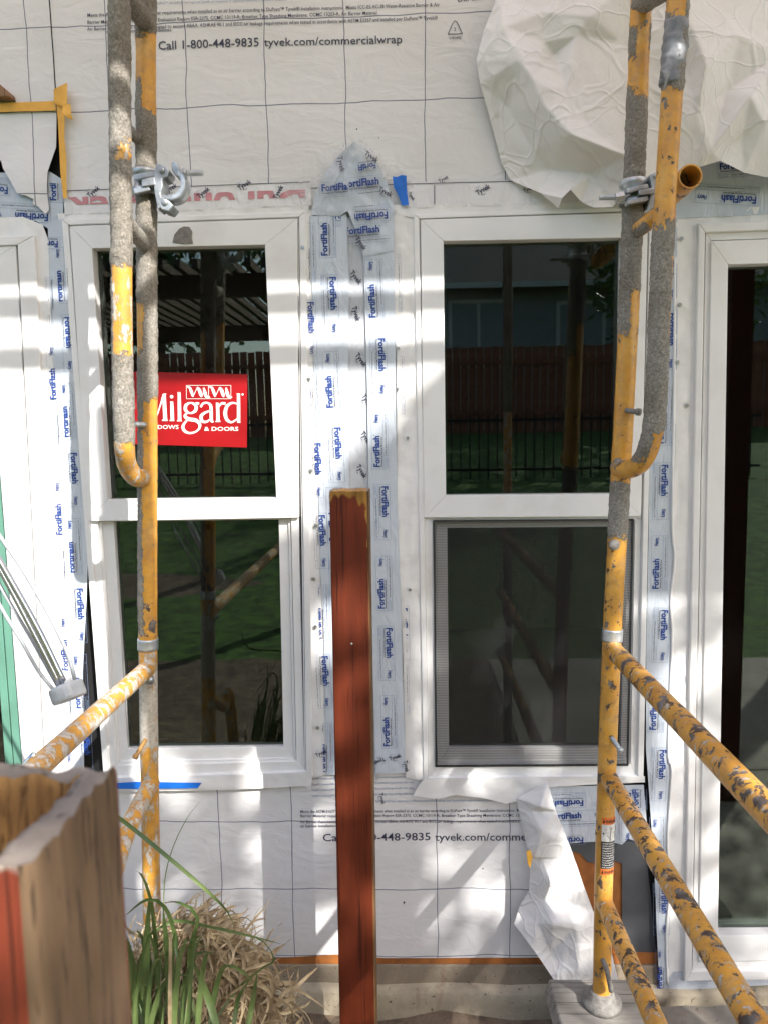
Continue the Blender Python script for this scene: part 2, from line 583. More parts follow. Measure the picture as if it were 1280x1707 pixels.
def paint_mat():
    """yellow scaffold paint; wear attribute: R mud coat, G rust chips, B bare white-grey crust"""
    mt, nt, bs = new_mat('scaffold_paint')
    v = coords(nt)
    at = nd(nt, 'ShaderNodeAttribute', attribute_name='wear')
    sep = nt.nodes.new('ShaderNodeSeparateColor'); nt.links.new(at.outputs['Color'], sep.inputs[0])
    mud, rust, white = sep.outputs
    yel = ramp(nt, noise_tex(nt, v, 16, 5, 0.6), [(0.3, (0.56, 0.25, 0.035)), (0.55, (0.69, 0.345, 0.05)), (0.8, (0.68, 0.42, 0.15))])
    stain = ramp(nt, noise_tex(nt, v, 42, 5, 0.7), [(0.46, 0.0), (0.70, 0.65)])
    yel = mixc(nt, stain, yel, (0.36, 0.20, 0.09))
    # crust of pale mortar
    wn_ = noise_tex(nt, coords(nt, (1, 1, 0.45)), 55, 6, 0.7)
    wf = ramp(nt, mth(nt, 'MULTIPLY_ADD', white, 0.5, mth(nt, 'SUBTRACT', wn_, 0.5)), [(0.26, 0.0), (0.32, 1.0)])
    wcol = ramp(nt, noise_tex(nt, v, 120, 4), [(0.3, (0.42, 0.36, 0.29)), (0.7, (0.66, 0.62, 0.55))])
    colr = mixc(nt, wf, yel, wcol)
    rn = noise_tex(nt, coords(nt, (1, 1, 0.8)), 40, 5, 0.68, 0.3)
    rf = ramp(nt, mth(nt, 'MULTIPLY_ADD', rust, 0.42, mth(nt, 'SUBTRACT', rn, 0.5)), [(0.265, 0.0), (0.29, 1.0)])
    rcol = ramp(nt, noise_tex(nt, v, 30, 3), [(0.35, (0.085, 0.048, 0.03)), (0.5, (0.10, 0.085, 0.075)), (0.68, (0.22, 0.20, 0.19))])
    colr = mixc(nt, rf, colr, rcol)
    mn = noise_tex(nt, v, 220, 4, 0.65)
    mcol = ramp(nt, mn, [(0.3, (0.15, 0.14, 0.122)), (0.6, (0.31, 0.292, 0.262)), (0.78, (0.54, 0.515, 0.475))])
    big = ramp(nt, noise_tex(nt, v, 12, 4), [(0.35, (0.75, 0.70, 0.62)), (0.65, (1.05, 1.03, 1.0))])
    mcol = mixc(nt, 1.0, mcol, big, 'MULTIPLY')
    rag = mth(nt, 'SUBTRACT', noise_tex(nt, v, 85, 5, 0.7), 0.5)
    mf = ramp(nt, mth(nt, 'MULTIPLY_ADD', rag, 1.3, mud), [(0.47, 0.0), (0.53, 1.0)])
    colr = mixc(nt, mf, colr, mcol)
    nt.links.new(colr, bs.inputs['Base Color'])
    rough = mth(nt, 'MAXIMUM', mth(nt, 'MAXIMUM', mf, wf), rf)
    rough = mth(nt, 'MULTIPLY_ADD', rough, 0.5, 0.40)
    nt.links.new(rough, bs.inputs['Roughness'])
    h = mth(nt, 'ADD', mth(nt, 'MULTIPLY', mf, mth(nt, 'ADD', mn, 0.3)), mth(nt, 'MULTIPLY', rf, -0.35))
    h = mth(nt, 'ADD', h, mth(nt, 'MULTIPLY', wf, 0.5))
    h = mth(nt, 'ADD', h, mth(nt, 'MULTIPLY', noise_tex(nt, v, 90, 4), 0.12))
    bump(nt, bs, h, 0.9, 0.0022)
    return mt


def wood_mat(name, c, dark, stretch=(14, 14, 0.9), groove=(170, 170, 3.0), rough=0.65, bstr=0.5, wornc=None, wornf=None, spec=0.4):
    mt, nt, bs = new_mat(name)
    g1 = noise_tex(nt, coords(nt, stretch), 3.0, 6, 0.65, 0.4)
    g2 = noise_tex(nt, coords(nt, groove), 1.0, 3, 0.6)
    colr = ramp(nt, g1, [(0.28, dark), (0.5, c), (0.75, tuple(min(1, x * 1.25) for x in c))])
    lf = ramp(nt, g2, [(0.34, 0.75), (0.42, 0.0)])
    colr = mixc(nt, lf, colr, tuple(x * 0.35 for x in dark))
    if wornc:
        wf = ramp(nt, noise_tex(nt, coords(nt, (1, 1, 0.35)), 26, 5, 0.65), [(wornf, 0.0), (wornf + 0.06, 0.9)])
        colr = mixc(nt, wf, colr, wornc)
    nt.links.new(colr, bs.inputs['Base Color'])
    bs.inputs['Roughness'].default_value = rough
    bs.inputs['Specular IOR Level'].default_value = spec
    h = mth(nt, 'SUBTRACT', g1, mth(nt, 'MULTIPLY', lf, 0.8))
    bump(nt, bs, h, bstr, 0.002)
    return mt


def concrete_mat(name, c, scale=1.0):
    mt, nt, bs = new_mat(name)
    v = coords(nt)
    base = ramp(nt, noise_tex(nt, v, 7 * scale, 6, 0.65), [(0.25, tuple(x * 0.6 for x in c)), (0.55, c), (0.8, tuple(min(1, x * 1.3) for x in c))])
    sp = ramp(nt, noise_tex(nt, v, 75 * scale, 3, 0.55), [(0.66, 0.0), (0.72, 0.8)])
    base = mixc(nt, sp, base, (0.13, 0.09, 0.06))
    st = ramp(nt, noise_tex(nt, coords(nt, (9, 9, 1.2)), 2.2, 4, 0.6), [(0.6, 0.0), (0.72, 0.5)])
    base = mixc(nt, st, base, (0.23, 0.15, 0.09))
    nt.links.new(base, bs.inputs['Base Color'])
    bs.inputs['Roughness'].default_value = 0.85
    h = mth(nt, 'ADD', noise_tex(nt, v, 26 * scale, 6, 0.7), mth(nt, 'MULTIPLY', sp, -0.5))
    bump(nt, bs, h, 0.6, 0.006)
    return mt


def leaf_mat(name, c1, c2, scale=30, transl=0.3):
    mt, nt, bs = new_mat(name)
    v = coords(nt)
    colr = ramp(nt, noise_tex(nt, v, scale, 3), [(0.3, c1), (0.7, c2)])
    nt.links.new(colr, bs.inputs['Base Color'])
    bs.inputs['Roughness'].default_value = 0.45
    tr = nt.nodes.new('ShaderNodeBsdfTranslucent'); nt.links.new(colr, tr.inputs[0])
    ms = nt.nodes.new('ShaderNodeMixShader'); ms.inputs[0].default_value = transl
    nt.links.new(bs.outputs[0], ms.inputs[1]); nt.links.new(tr.outputs[0], ms.inputs[2])
    nt.links.new(ms.outputs[0], nt.nodes['Material Output'].inputs[0])
    return mt


M['wrap'] = wrap_mat()
M['crumple'] = crumple_mat()
M['flash'] = flash_mat('flashing_membrane', (0.56, 0.605, 0.66), 0.22)
M['tapewhite'] = flash_mat('seam_tape_white', (0.76, 0.74, 0.73), 0.25)
M['greytape'] = flash_mat('grey_wrap_gap', (0.50, 0.515, 0.545), 0.3)
M['clear'] = clear_mat()
M['glass'] = glass_mat()
M['screen'] = screen_mat()
M['paint'] = paint_mat()
M['redpost'] = wood_mat('red_stained_timber', (0.108, 0.0195, 0.0065), (0.084, 0.015, 0.005), rough=0.6, bstr=0.5, spec=0.22)
M['rawwood'] = wood_mat('raw_yellow_timber', (0.34, 0.185, 0.055), (0.17, 0.08, 0.025), rough=0.7)
M['postside'] = wood_mat('stained_timber_side', (0.13, 0.060, 0.018), (0.07, 0.03, 0.010), rough=0.7)
M['greywood'] = wood_mat('weathered_timber', (0.155, 0.096, 0.053), (0.082, 0.050, 0.029), stretch=(26, 26, 2.2), groove=(260, 260, 26), rough=0.85, bstr=0.7)
M['redworn'] = wood_mat('worn_red_timber', (0.20, 0.036, 0.016), (0.115, 0.022, 0.011), rough=0.6, wornc=(0.34, 0.26, 0.22), wornf=0.66)
M['endgrain'] = wood_mat('rough_end_grain', (0.44, 0.25, 0.10), (0.20, 0.10, 0.04), stretch=(40, 5, 6), groove=(190, 12, 20), rough=0.9, bstr=1.0)
M['fibre'] = wood_mat('rotten_fibre', (0.36, 0.19, 0.062), (0.10, 0.048, 0.016), stretch=(60, 60, 4), groove=(220, 220, 14), rough=0.9, bstr=1.0)
M['greyrim'] = wood_mat('grey_worn_rim', (0.235, 0.195, 0.16), (0.13, 0.105, 0.085), stretch=(6, 6, 6), groove=(60, 60, 60), rough=0.9)
M['eave'] = wood_mat('brown_eave_wood', (0.27, 0.15, 0.075), (0.15, 0.08, 0.04), rough=0.7)
M['pad'] = wood_mat('grey_timber_pad', (0.27, 0.25, 0.22), (0.14, 0.125, 0.11), stretch=(0.9, 14, 14), groove=(3, 120, 120), rough=0.9, bstr=0.8)
M['concrete'] = concrete_mat('foundation_concrete', (0.44, 0.375, 0.27))
M['concrete_dark'] = concrete_mat('shaded_concrete', (0.29, 0.235, 0.17))  # foundation concrete darkened: the overhang's shadow is put into the colour
M['block'] = concrete_mat('weathered_block', (0.24, 0.215, 0.18), 0.8)
M['path'] = concrete_mat('path_concrete', (0.46, 0.41, 0.36), 0.4)
M['soil'] = plain('garden_soil', (0.15, 0.11, 0.075), 0.95, var=0.4, vscale=12, bstr=0.8, bscale=30, bdist=0.02)
M['lawn'] = plain('lawn_grass', (0.075, 0.16, 0.022), 0.8, var=0.6, vscale=9, bstr=0.9, bscale=60, bdist=0.03)
M['leaf'] = leaf_mat('tree_leaf', (0.035, 0.075, 0.015), (0.075, 0.13, 0.03), 3)
M['blade'] = leaf_mat('green_blade', (0.065, 0.115, 0.028), (0.17, 0.225, 0.08), 10, 0.25)
M['diffuser_cloth'] = leaf_mat('beige_diffuser', (0.78, 0.65, 0.59), (0.82, 0.69, 0.63), 4, 0.8)
M['straw'] = leaf_mat('dry_straw', (0.20, 0.135, 0.07), (0.56, 0.44, 0.27), 22, 0.2)

# ------------------------------------------------------------------ lettering
_TX = {}


def glyphs(body, bold=0.0, shear=0.0):
    """flat text mesh, cap height about 0.73, starting at x=0; returns verts2d, faces, width"""
    key = (body, bold, shear)
    if key in _TX:
        return _TX[key]
    cu = bpy.data.curves.new('lettering', 'FONT')
    cu.body = body
    cu.size = 1.0
    cu.offset = bold
    cu.shear = shear
    cu.resolution_u = 2
    o = bpy.data.objects.new('lettering', cu)
    COL.objects.link(o)
    bpy.context.view_layer.update()
    dg = bpy.context.evaluated_depsgraph_get()
    me = bpy.data.meshes.new_from_object(o.evaluated_get(dg))
    vs = [(v.co.x, v.co.y) for v in me.vertices]
    fs = [tuple(p.vertices) for p in me.polygons]
    bpy.data.objects.remove(o)
    bpy.data.curves.remove(cu)
    bpy.data.meshes.remove(me)
    w = max((v[0] for v in vs), default=0)
    _TX[key] = (vs, fs, w)
    return _TX[key]


class Print:
    """flat print in local u (reading direction) and v (up of the letters); several inks"""

    def __init__(self):
        self.v, self.f, self.m = [], [], []

    def rect(self, u0, v0, u1, v1, ink):
        b = len(self.v)
        self.v += [(u0, v0), (u1, v0), (u1, v1), (u0, v1)]
        self.f.append((b, b + 1, b + 2, b + 3)); self.m.append(ink)

    def frame(self, u0, v0, u1, v1, t, ink):
        self.rect(u0, v0, u1, v0 + t, ink); self.rect(u0, v1 - t, u1, v1, ink)
        self.rect(u0, v0 + t, u0 + t, v1 - t, ink); self.rect(u1 - t, v0 + t, u1, v1 - t, ink)

    def poly(self, pts, ink):
        b = len(self.v)
        self.v += list(pts)
        self.f.append(tuple(range(b, b + len(pts)))); self.m.append(ink)

    def text(self, body, u, v, h, ink, bold=0.0, width=None, shear=0.0, rot=0.0):
        vs, fs, w = glyphs(body, bold, shear)
        sy = h / 0.73
        sx = sy if width is None else width / max(w, 1e-6)
        b = len(self.v)
        cr, sr = math.cos(rot), math.sin(rot)
        for x, y in vs:
            x, y = x * sx, y * sy
            self.v.append((u + x * cr - y * sr, v + x * sr + y * cr))
        for f in fs:
            self.f.append(tuple(b + i for i in f)); self.m.append(ink)

    def stroke(self, pts, wid, ink, closed=False):
        pts = [Vector((p[0], p[1], 0)) for p in pts]
        ws = wid if isinstance(wid, (list, tuple)) else [wid] * len(pts)
        out, wo = [], []
        n = len(pts)
        rng = n if closed else n - 1
        for i in range(rng):
            g = lambda k: pts[k % n] if closed else pts[max(0, min(n - 1, k))]
            p0, p1, p2, p3 = g(i - 1), g(i), g(i + 1), g(i + 2)
            w1, w2 = ws[i % n], ws[(i + 1) % n]
            for k in range(8):
                t = k / 8
                out.append(0.5 * ((2 * p1) + (p2 - p0) * t + (2 * p0 - 5 * p1 + 4 * p2 - p3) * t * t + (3 * p1 - p0 - 3 * p2 + p3) * t ** 3))
                wo.append(lerp(w1, w2, t))
        out.append(pts[0] if closed else pts[-1]); wo.append(ws[0] if closed else ws[-1])
        b = len(self.v)
        k = len(out)
        for i in range(k):
            d = (out[min(i + 1, k - 1)] - out[max(i - 1, 0)])
            if closed and i in (0, k - 1):
                d = out[1] - out[k - 2]
            d = d.normalized() if d.length > 1e-9 else Vector((1, 0, 0))
            nx, ny = -d.y, d.x
            h = wo[i] / 2
            self.v += [(out[i].x + nx * h, out[i].y + ny * h), (out[i].x - nx * h, out[i].y - ny * h)]
        for i in range(k - 1):
            self.f.append((b + 2 * i, b + 2 * i + 1, b + 2 * i + 3, b + 2 * i + 2)); self.m.append(ink)

    def clipped(self, u0=None, u1=None, v0=None, v1=None):
        if u0 is None and u1 is None and v0 is None and v1 is None:
            return self
        bm = bmesh.new()
        vs = [bm.verts.new((a, b, 0)) for a, b in self.v]
        for f, mi in zip(self.f, self.m):
            try:
                fc = bm.faces.new([vs[i] for i in f]); fc.material_index = mi
            except ValueError:
                pass
        for val, no, co in ((u0, (-1, 0, 0), 0), (u1, (1, 0, 0), 0), (v0, (0, -1, 0), 1), (v1, (0, 1, 0), 1)):
            if val is None: continue
            c = (val, 0, 0) if co == 0 else (0, val, 0)
            bmesh.ops.bisect_plane(bm, geom=bm.verts[:] + bm.edges[:] + bm.faces[:], plane_co=c, plane_no=no, clear_outer=True)
        r = Print()
        bm.verts.index_update()
        r.v = [(v.co.x, v.co.y) for v in bm.verts]
        r.f = [tuple(v.index for v in f.verts) for f in bm.faces]
        r.m = [f.material_index for f in bm.faces]
        bm.free()
        return r

    def put(self, name, fn, mats, parent=None):
        if not self.f:
            return None
        vs = [fn(u, v) for u, v in self.v]
        o = obj(name, vs, self.f, None, parent, mats=mats, fmat=self.m)
        return o


INKS = [M['blueink'], M['ink'], M['paleink'], M['redink'], M['signwhite']]
LAB_L = 0.152
LAB_H = 0.044


def label_print():
    p = Print()
    t = 0.0006
    p.frame(0, 0, LAB_L, LAB_H, t, 2)
    p.rect(t, 0.0125, LAB_L - t, 0.0125 + t, 2)
    p.rect(0.036, t, 0.036 + t, 0.0125, 2)
    p.rect(0.128, t, 0.128 + t, 0.0125, 2)
    p.text('FortiFlash', 0.005, 0.0228, 0.0172, 0, bold=0.034, width=0.084)
    p.text('\u00ae', 0.089, 0.036, 0.003, 0)
    p.text('Waterproof Flashing Membrane', 0.006, 0.0158, 0.0044, 1, bold=0.014, width=0.080)
    p.text('Henry.', 0.124, 0.0255, 0.0115, 0, bold=0.026, width=0.0235)
    p.text('Ce produit est', 0.003, 0.0068, 0.0032, 2, width=0.030)
    p.text('imperméable', 0.003, 0.0022, 0.0032, 2, width=0.026)
    p.text('Remove release film before installing membrane', 0.039, 0.0047, 0.0034, 1, bold=0.01, width=0.086)
    p.text('Lot 091', 0.131, 0.0047, 0.0032, 1, width=0.016)
    return p


LAB = label_print()


def wall_disp(x, z):
    v = Vector((x, 0, z))
    return 0.0028 * noise.noise(Vector((x * 2.1, 3.3, z * 6.5))) + 0.0018 * noise.noise(Vector((x * 7, 1.1, z * 9))) + 0.0005 * noise.noise(v * 30)


def strip_disp(x, z):
    return 0.0012 * noise.noise(Vector((x * 14, 7.3, z * 9))) + 0.0006 * noise.noise(Vector((x * 30, 2.1, z * 22)))


def put_label(A, B, y, parent, disp=strip_disp, clip=(None, None, None, None), lift=0.0013, pr=None, name='printed_label', L=LAB_L, H=LAB_H):
    """A, B: pixel of the start and end of the label's middle line (reading direction)"""
    a, b = P(A[0], A[1], y), P(B[0], B[1], y)
    d = Vector((b.x - a.x, b.z - a.z))
    s = d.length / L
    d.normalize()
    n = Vector((-d.y, d.x))
    pr = (pr or LAB).clipped(*clip)

    def fn(u, v):
        x = a.x + d.x * u * s + n.x * (v - H / 2) * s
        z = a.z + d.y * u * s + n.y * (v - H / 2) * s
        return Vector((x, y + disp(x, z) - lift, z))
    return pr.put(name, fn, INKS, parent)


def tyvek_print():
    p = Print()
    p.text('Tyvek', 0, 0, 0.0155, 1, bold=0.024, width=0.046)
    p.text('DuPont', 0.004, 0.0195, 0.0040, 2, width=0.015)
    p.text('Tape', 0.012, -0.0085, 0.0045, 1, width=0.013)
    return p


TYV = tyvek_print()


def put_tyvek(px, py, ang, y, parent, k=1.0, disp=strip_disp, lift=0.0016, clip=(None, None, None, None)):
    a = P(px, py, y)
    c, s = math.cos(math.radians(ang)), math.sin(math.radians(ang))

    def fn(u, v):
        x = a.x + (u * c - v * s) * k
        z = a.z + (u * s + v * c) * k
        return Vector((x, y + disp(x, z) - lift, z))
    return TYV.clipped(*clip).put('printed_mark', fn, INKS, parent)


# ------------------------------------------------------------------ sheets
def sheet(name, px_poly, y, mat, parent=None, cell=0.014, disp=strip_disp, thick=0.0, uvf=None, yfun=None):
    """thin sheet lying on the wall: outline cut into small cells and given relief"""
    pts = [P(a, b, y) for a, b in px_poly]
    bm = bmesh.new()
    v2, e2, f2, _a, _b, _c = delaunay_2d_cdt([Vector((p.x, p.z)) for p in pts], [], [list(range(len(pts)))], 1, 1e-6)
    bv = [bm.verts.new((q.x, 0, q.y)) for q in v2]
    for f in f2:
        bm.faces.new([bv[i] for i in f])
    x0, x1 = min(p.x for p in pts), max(p.x for p in pts)
    z0, z1 = min(p.z for p in pts), max(p.z for p in pts)
    k = x0 + cell
    while k < x1:
        bmesh.ops.bisect_plane(bm, geom=bm.verts[:] + bm.edges[:] + bm.faces[:], plane_co=(k, 0, 0), plane_no=(1, 0, 0))
        k += cell
    k = z0 + cell
    while k < z1:
        bmesh.ops.bisect_plane(bm, geom=bm.verts[:] + bm.edges[:] + bm.faces[:], plane_co=(0, 0, k), plane_no=(0, 0, 1))
        k += cell
    bmesh.ops.triangulate(bm, faces=[f for f in bm.faces if len(f.verts) > 4])
    bm.verts.index_update()
    vs = [Vector((v.co.x, y + disp(v.co.x, v.co.z) + (yfun(v.co.x, v.co.z) if yfun else 0), v.co.z)) for v in bm.verts]
    fs = []
    for f in bm.faces:
        idx = [v.index for v in f.verts]
        nrm = f.normal
        fs.append(tuple(idx if nrm.y < 0 else idx[::-1]))
    bm.free()
    uv = [uvf(v.x, v.z) for v in vs] if uvf else None
    return obj(name, vs, fs, mat, parent, smooth=True, uv=uv)


def facets(name, ctrl, mat, parent=None, cuts=4, outline=None, rough=0.004, freq=14, seed=0.0, smoothit=1, creases=()):
    """crumpled sheet: control points (px, py, y), outline = indices in order; folded along the triangulation"""
    P3 = [P(a, b, c) for a, b, c in ctrl]
    co = [Vector((p.x, p.z)) for p in P3]
    fcs = [list(outline)] if outline else []
    v2, e2, f2, ov, oe, of = delaunay_2d_cdt(co, list(creases), fcs, 1 if outline else 0, 1e-5)
    y3 = []
    for k, src in enumerate(ov):
        y3.append(P3[src[0]].y if src else -0.05)
    bm = bmesh.new()
    bv = [bm.verts.new((v2[i].x, y3[i], v2[i].y)) for i in range(len(v2))]
    for f in f2:
        try:
            bm.faces.new([bv[i] for i in f])
        except ValueError:
            pass
    bmesh.ops.subdivide_edges(bm, edges=bm.edges[:], cuts=cuts, use_grid_fill=True)
    bmesh.ops.subdivide_edges(bm, edges=bm.edges[:], cuts=1, use_grid_fill=True)
    for _ in range(smoothit):
        bmesh.ops.smooth_vert(bm, verts=[v for v in bm.verts if not v.is_boundary], factor=0.5, use_axis_x=True, use_axis_y=True, use_axis_z=True)
    for v in bm.verts:
        q = v.co * freq + Vector((seed, seed, seed))
        h = abs(noise.noise(q)) * 1.4 - 0.4 + 0.5 * abs(noise.noise(q * 2.3)) + 0.15 * noise.noise(q * 6)
        e = 0.25 if v.is_boundary else 1.0
        v.co.y += h * rough
        v.co.x += noise.noise(q * 1.7 + Vector((9, 0, 0))) * rough * 0.5 * e
        v.co.z += noise.noise(q * 1.7 + Vector((0, 9, 0))) * rough * 0.5 * e
    for f in bm.faces:
        if f.normal.y > 0: f.normal_flip()
    return bm_obj(name, bm, mat, parent, smooth=True)

# ================================================================== SETTING
def grid_sheet(name, x0, x1, y0, y1, nx, ny, zf, mat, kind='structure'):
    vs, fs = [], []
    for j in range(ny + 1):
        for i in range(nx + 1):
            x, y = lerp(x0, x1, i / nx), lerp(y0, y1, j / ny)
            vs.append(Vector((x, y, zf(x, y))))
    for j in range(ny):
        for i in range(nx):
            a = j * (nx + 1) + i
            fs.append((a, a + 1, a + nx + 2, a + nx + 1))
    o = obj(name, vs, fs, mat, smooth=True)
    o['kind'] = kind
    return o


def lawn_z(x, y):
    d = -y
    return 1.62 * sstep(3.2, 15.0, d) + 0.4 * sstep(15, 60, d) - 0.02 + 0.03 * noise.noise(Vector((x * .6, y * .6, 0)))


grid_sheet('ground', -90, 90, 30, -140, 60, 60, lambda x, y: lawn_z(x, y) - 0.035 if y < -3.2 else -0.03, M['soil'])
grid_sheet('lawn', -60, 60, -100, -3.25, 90, 90, lambda x, y: lawn_z(x, y) + 0.02, M['lawn'])
grid_sheet('soil_bed', -4.2, 0.55, -3.24, 0.06, 50, 36, lambda x, y: 0.02 + 0.03 * noise.noise(Vector((x * 5, y * 5, 0))) + 0.012 * noise.noise(Vector((x * 17, y * 17, 4))), M['soil'])
box('path', (0.56, -3.22, -0.03), (9, -1.47, 0.012), M['path'], bevel=0.006)['kind'] = 'structure'
box('paving', (0.56, -1.465, -0.03), (9, 0.06, 0.010), M['path'], bevel=0.004)['kind'] = 'structure'

# ------------------------------------------------------------------ the house wall behind everything
house = empty('house_wall', 'pale house wall under renovation with concrete foundation and dark gaps around the windows', 'wall', loc=(0, 0.06, 0))


def X(px, py): return P(px, py).x
def Z(px, py): return P(px, py).z


openings = [
    (X(-620, 800), X(20, 800), Z(10, 1500), Z(10, 430)),       # left door
    (X(168, 830), X(478, 830), Z(330, 1262), Z(330, 395)),     # left window
    (X(722, 830), X(1048, 830), Z(880, 1290), Z(880, 388)),    # right window
    (X(1190, 900), X(1700, 900), Z(1240, 1580), Z(1240, 425)),  # right door
]
zb, zt = Z(640, 1600), 4.6
xs = sorted({-7.0, 7.0} | {v for o in openings for v in o[:2]})
bm = bmesh.new()
for i in range(len(xs) - 1):
    xa, xb = xs[i], xs[i + 1]
    zcuts = [zb, zt]
    op = None
    for o in openings:
        if o[0] - 1e-6 <= xa and xb <= o[1] + 1e-6:
            op = o
    spans = [(zb, zt)] if op is None else [(zb, op[2]), (op[3], zt)]
    for za, zc in spans:
        if zc - za < 0.005: continue
        fr = [Vector(v) for v in ((xa, 0.012, za), (xb, 0.012, za), (xb, 0.012, zc), (xa, 0.012, zc))]
        t = prism_bm(fr, [Vector((v.x, 0.13, v.z)) for v in fr])
        me = bpy.data.meshes.new('tmp'); t.to_mesh(me); t.free(); bm.from_mesh(me); bpy.data.meshes.remove(me)
bm_obj('sheathing', bm, M['black_gap'], house)
# rooms behind the panes
xr0, xr1 = -7.0, 7.0
rv = [Vector(v) for v in ((xr0, .131, -.02), (xr1, .131, -.02), (xr1, 4.2, -.02), (xr0, 4.2, -.02), (xr0, .131, 3.0), (xr1, .131, 3.0), (xr1, 4.2, 3.0), (xr0, 4.2, 3.0))]
obj('room', rv, [(0, 1, 2, 3), (7, 6, 5, 4), (3, 2, 6, 7), (0, 3, 7, 4), (1, 5, 6, 2)], M['room'], house)
# foundation
zs = Z(640, 1606)
bmc = prism_bm([Vector(v) for v in ((-7, -.006, -.3), (7, -.006, -.3), (7, -.006, zs), (-7, -.006, zs))],
               [Vector(v) for v in ((-7, .13, -.3), (7, .13, -.3), (7, .13, zs), (-7, .13, zs))], 0.004)
bm_obj('foundation', bmc, M['concrete_dark'], house)
zl = Z(640, 1636)
fx = [-7 + 14 * i / 160 for i in range(161)]
vs, fs = [], []
for i, x in enumerate(fx):
    e = 0.006 * noise.noise(Vector((x * 6, 0, 0))) + 0.004 * noise.noise(Vector((x * 25, 3, 0)))
    for (y, z) in ((-.0055, zl + e), (-.030, zl + e - .004), (-.036, zl + e - .012), (-.036, zl * .5), (-.036, -.25)):
        vs.append(Vector((x, y - 0.003 * noise.noise(Vector((x * 4, z * 6, 2))), z)))
for i in range(160):
    for k in range(4):
        a = i * 5 + k
        fs.append((a, a + 1, a + 6, a + 5))
obj('footing_ledge', vs, fs, M['concrete'], house, smooth=True)
slab('sill_board', [(-700, 1607), (1096, 1607), (1096, 1588), (-700, 1588)], -.003, .012, M['ochre_board'], house, 0.001)
# bare board and grey membrane beside the right door
slab('bare_board', [(930, 1400), (1040, 1400), (1043, 1612), (930, 1612)], .004, .0115, M['ochre_board'], house, 0.0005)
sheet('membrane_patch', [(935, 1398), (1074, 1398), (1095, 1606), (1036, 1604), (1036, 1440), (1015, 1432), (995, 1440), (978, 1437), (968, 1424), (950, 1418)], -.001, M['membrane'], house, 0.02)
# roof far above and the eave corner that shows at the upper left
roof_v = [Vector(v) for v in ((-7, .3, 4.6), (7, .3, 4.6), (7, 4.3, 6.0), (-7, 4.3, 6.0), (-7, .3, 4.48), (7, .3, 4.48), (7, 4.3, 5.88), (-7, 4.3, 5.88))]
obj('roof', roof_v, [(0, 1, 2, 3), (7, 6, 5, 4), (0, 4, 5, 1), (1, 5, 6, 2), (2, 6, 7, 3), (3, 7, 4, 0)], M['roofing'], house)

ledge = empty('wooden_bracket', 'brown wooden board end poking in at the upper left edge', 'board', loc=P(0, 150, -.02))
a = [(-190, 60), (-2, 138), (14, 152), (16, 160), (-190, 164)]
bm_obj('board', prism_bm([P(x, y, -.045) for x, y in a], [Vector((P(x, y, -.045).x, -.004, P(x, y, -.045).z)) for x, y in a], 0.002), M['eave'], ledge)

# ------------------------------------------------------------------ house wrap
s_up = (P(708, 100).x - P(443, 100).x) / 2
x_up, z_up, sz_up = P(575, 100).x, P(575, 174).z, P(575, 32).z - P(575, 174).z
uv_up = lambda x, z: ((x - x_up) / s_up, (z - z_up) / sz_up)
s_lo = (P(849, 1450).x - P(370, 1450).x) / 4
x_lo, z_lo, sz_lo = P(370, 1450).x, P(700, 1480).z, (P(700, 1370).z - P(700, 1593).z) / 2
uv_lo = lambda x, z: ((x - x_lo) / s_lo, (z - z_lo) / sz_lo)

wrap_u = empty('house_wrap_sheet', 'large white printed house wrap covering the wall above the two windows', 'house wrap', loc=P(600, 340))
sheet('wrap', [(97, 186), (60, -330), (1500, -330), (1500, 290), (1140, 292), (960, 322), (958, 338), (790, 346), (700, 347), (655, 348), (590, 345), (520, 350), (350, 352), (230, 357), (110, 362), (104, 320), (101, 260)],
      -.010, M['wrap'], wrap_u, 0.02, wall_disp, uvf=uv_up)
wrap_m = empty('house_wrap_sheet', 'white printed house wrap below the windows reaching down to the concrete', 'house wrap', loc=P(600, 1590))
sheet('wrap', [(-250, 1316), (180, 1309), (514, 1300), (512, 900), (500, 345), (690, 340), (700, 900), (708, 1304), (870, 1304), (880, 1345), (898, 1400), (905, 1480), (915, 1530), (905, 1596), (640, 1597), (560, 1591), (480, 1596), (300, 1588), (-250, 1592)],
      -.0065, M['wrap'], wrap_m, 0.02, lambda x, z: wall_disp(x, z) * 0.5, uvf=uv_lo)
wrap_l = empty('house_wrap_flap', 'slit and torn flap of white house wrap at the upper left corner', 'house wrap', loc=P(50, 300))
sheet('wrap', [(-420, 178), (-420, -330), (58, -330), (95, 186), (95, 246), (86, 276), (82, 290), (81, 322), (84, 352), (78, 358), (66, 345), (58, 342), (60, 334), (47, 328), (34, 326), (24, 308), (8, 282), (4, 268), (-20, 300), (-420, 300)],
      -.0125, M['wrap'], wrap_l, 0.015, lambda x, z: wall_disp(x, z) - 0.016 * sstep(Z(50, 200), Z(50, 330), z) * (0.6 + 0.6 * noise.noise(Vector((x * 12, 1, z * 9)))), uvf=uv_up)


def wall_text(wrap, y, body, px, py, px_end, py_end, h_px, ink=1, bold=0.0, disp=wall_disp, lift=0.0016, name='lettering', clip=(None,) * 4):
    a, b = P(px, py, y), P(px_end, py_end, y)
    d = Vector((b.x - a.x, b.z - a.z)); L = d.length; d.normalize()
    n = Vector((-d.y, d.x))
    h = abs(P(px, py, y).z - P(px, py - h_px, y).z)
    p = Print(); p.text(body, 0, 0, h, ink, bold=bold, width=L)
    p = p.clipped(*clip)

    def fn(u, v):
        x, z = a.x + d.x * u + n.x * v, a.z + d.y * u + n.y * v
        return Vector((x, y + disp(x, z) - lift, z))
    return p.put(name, fn, INKS, wrap)


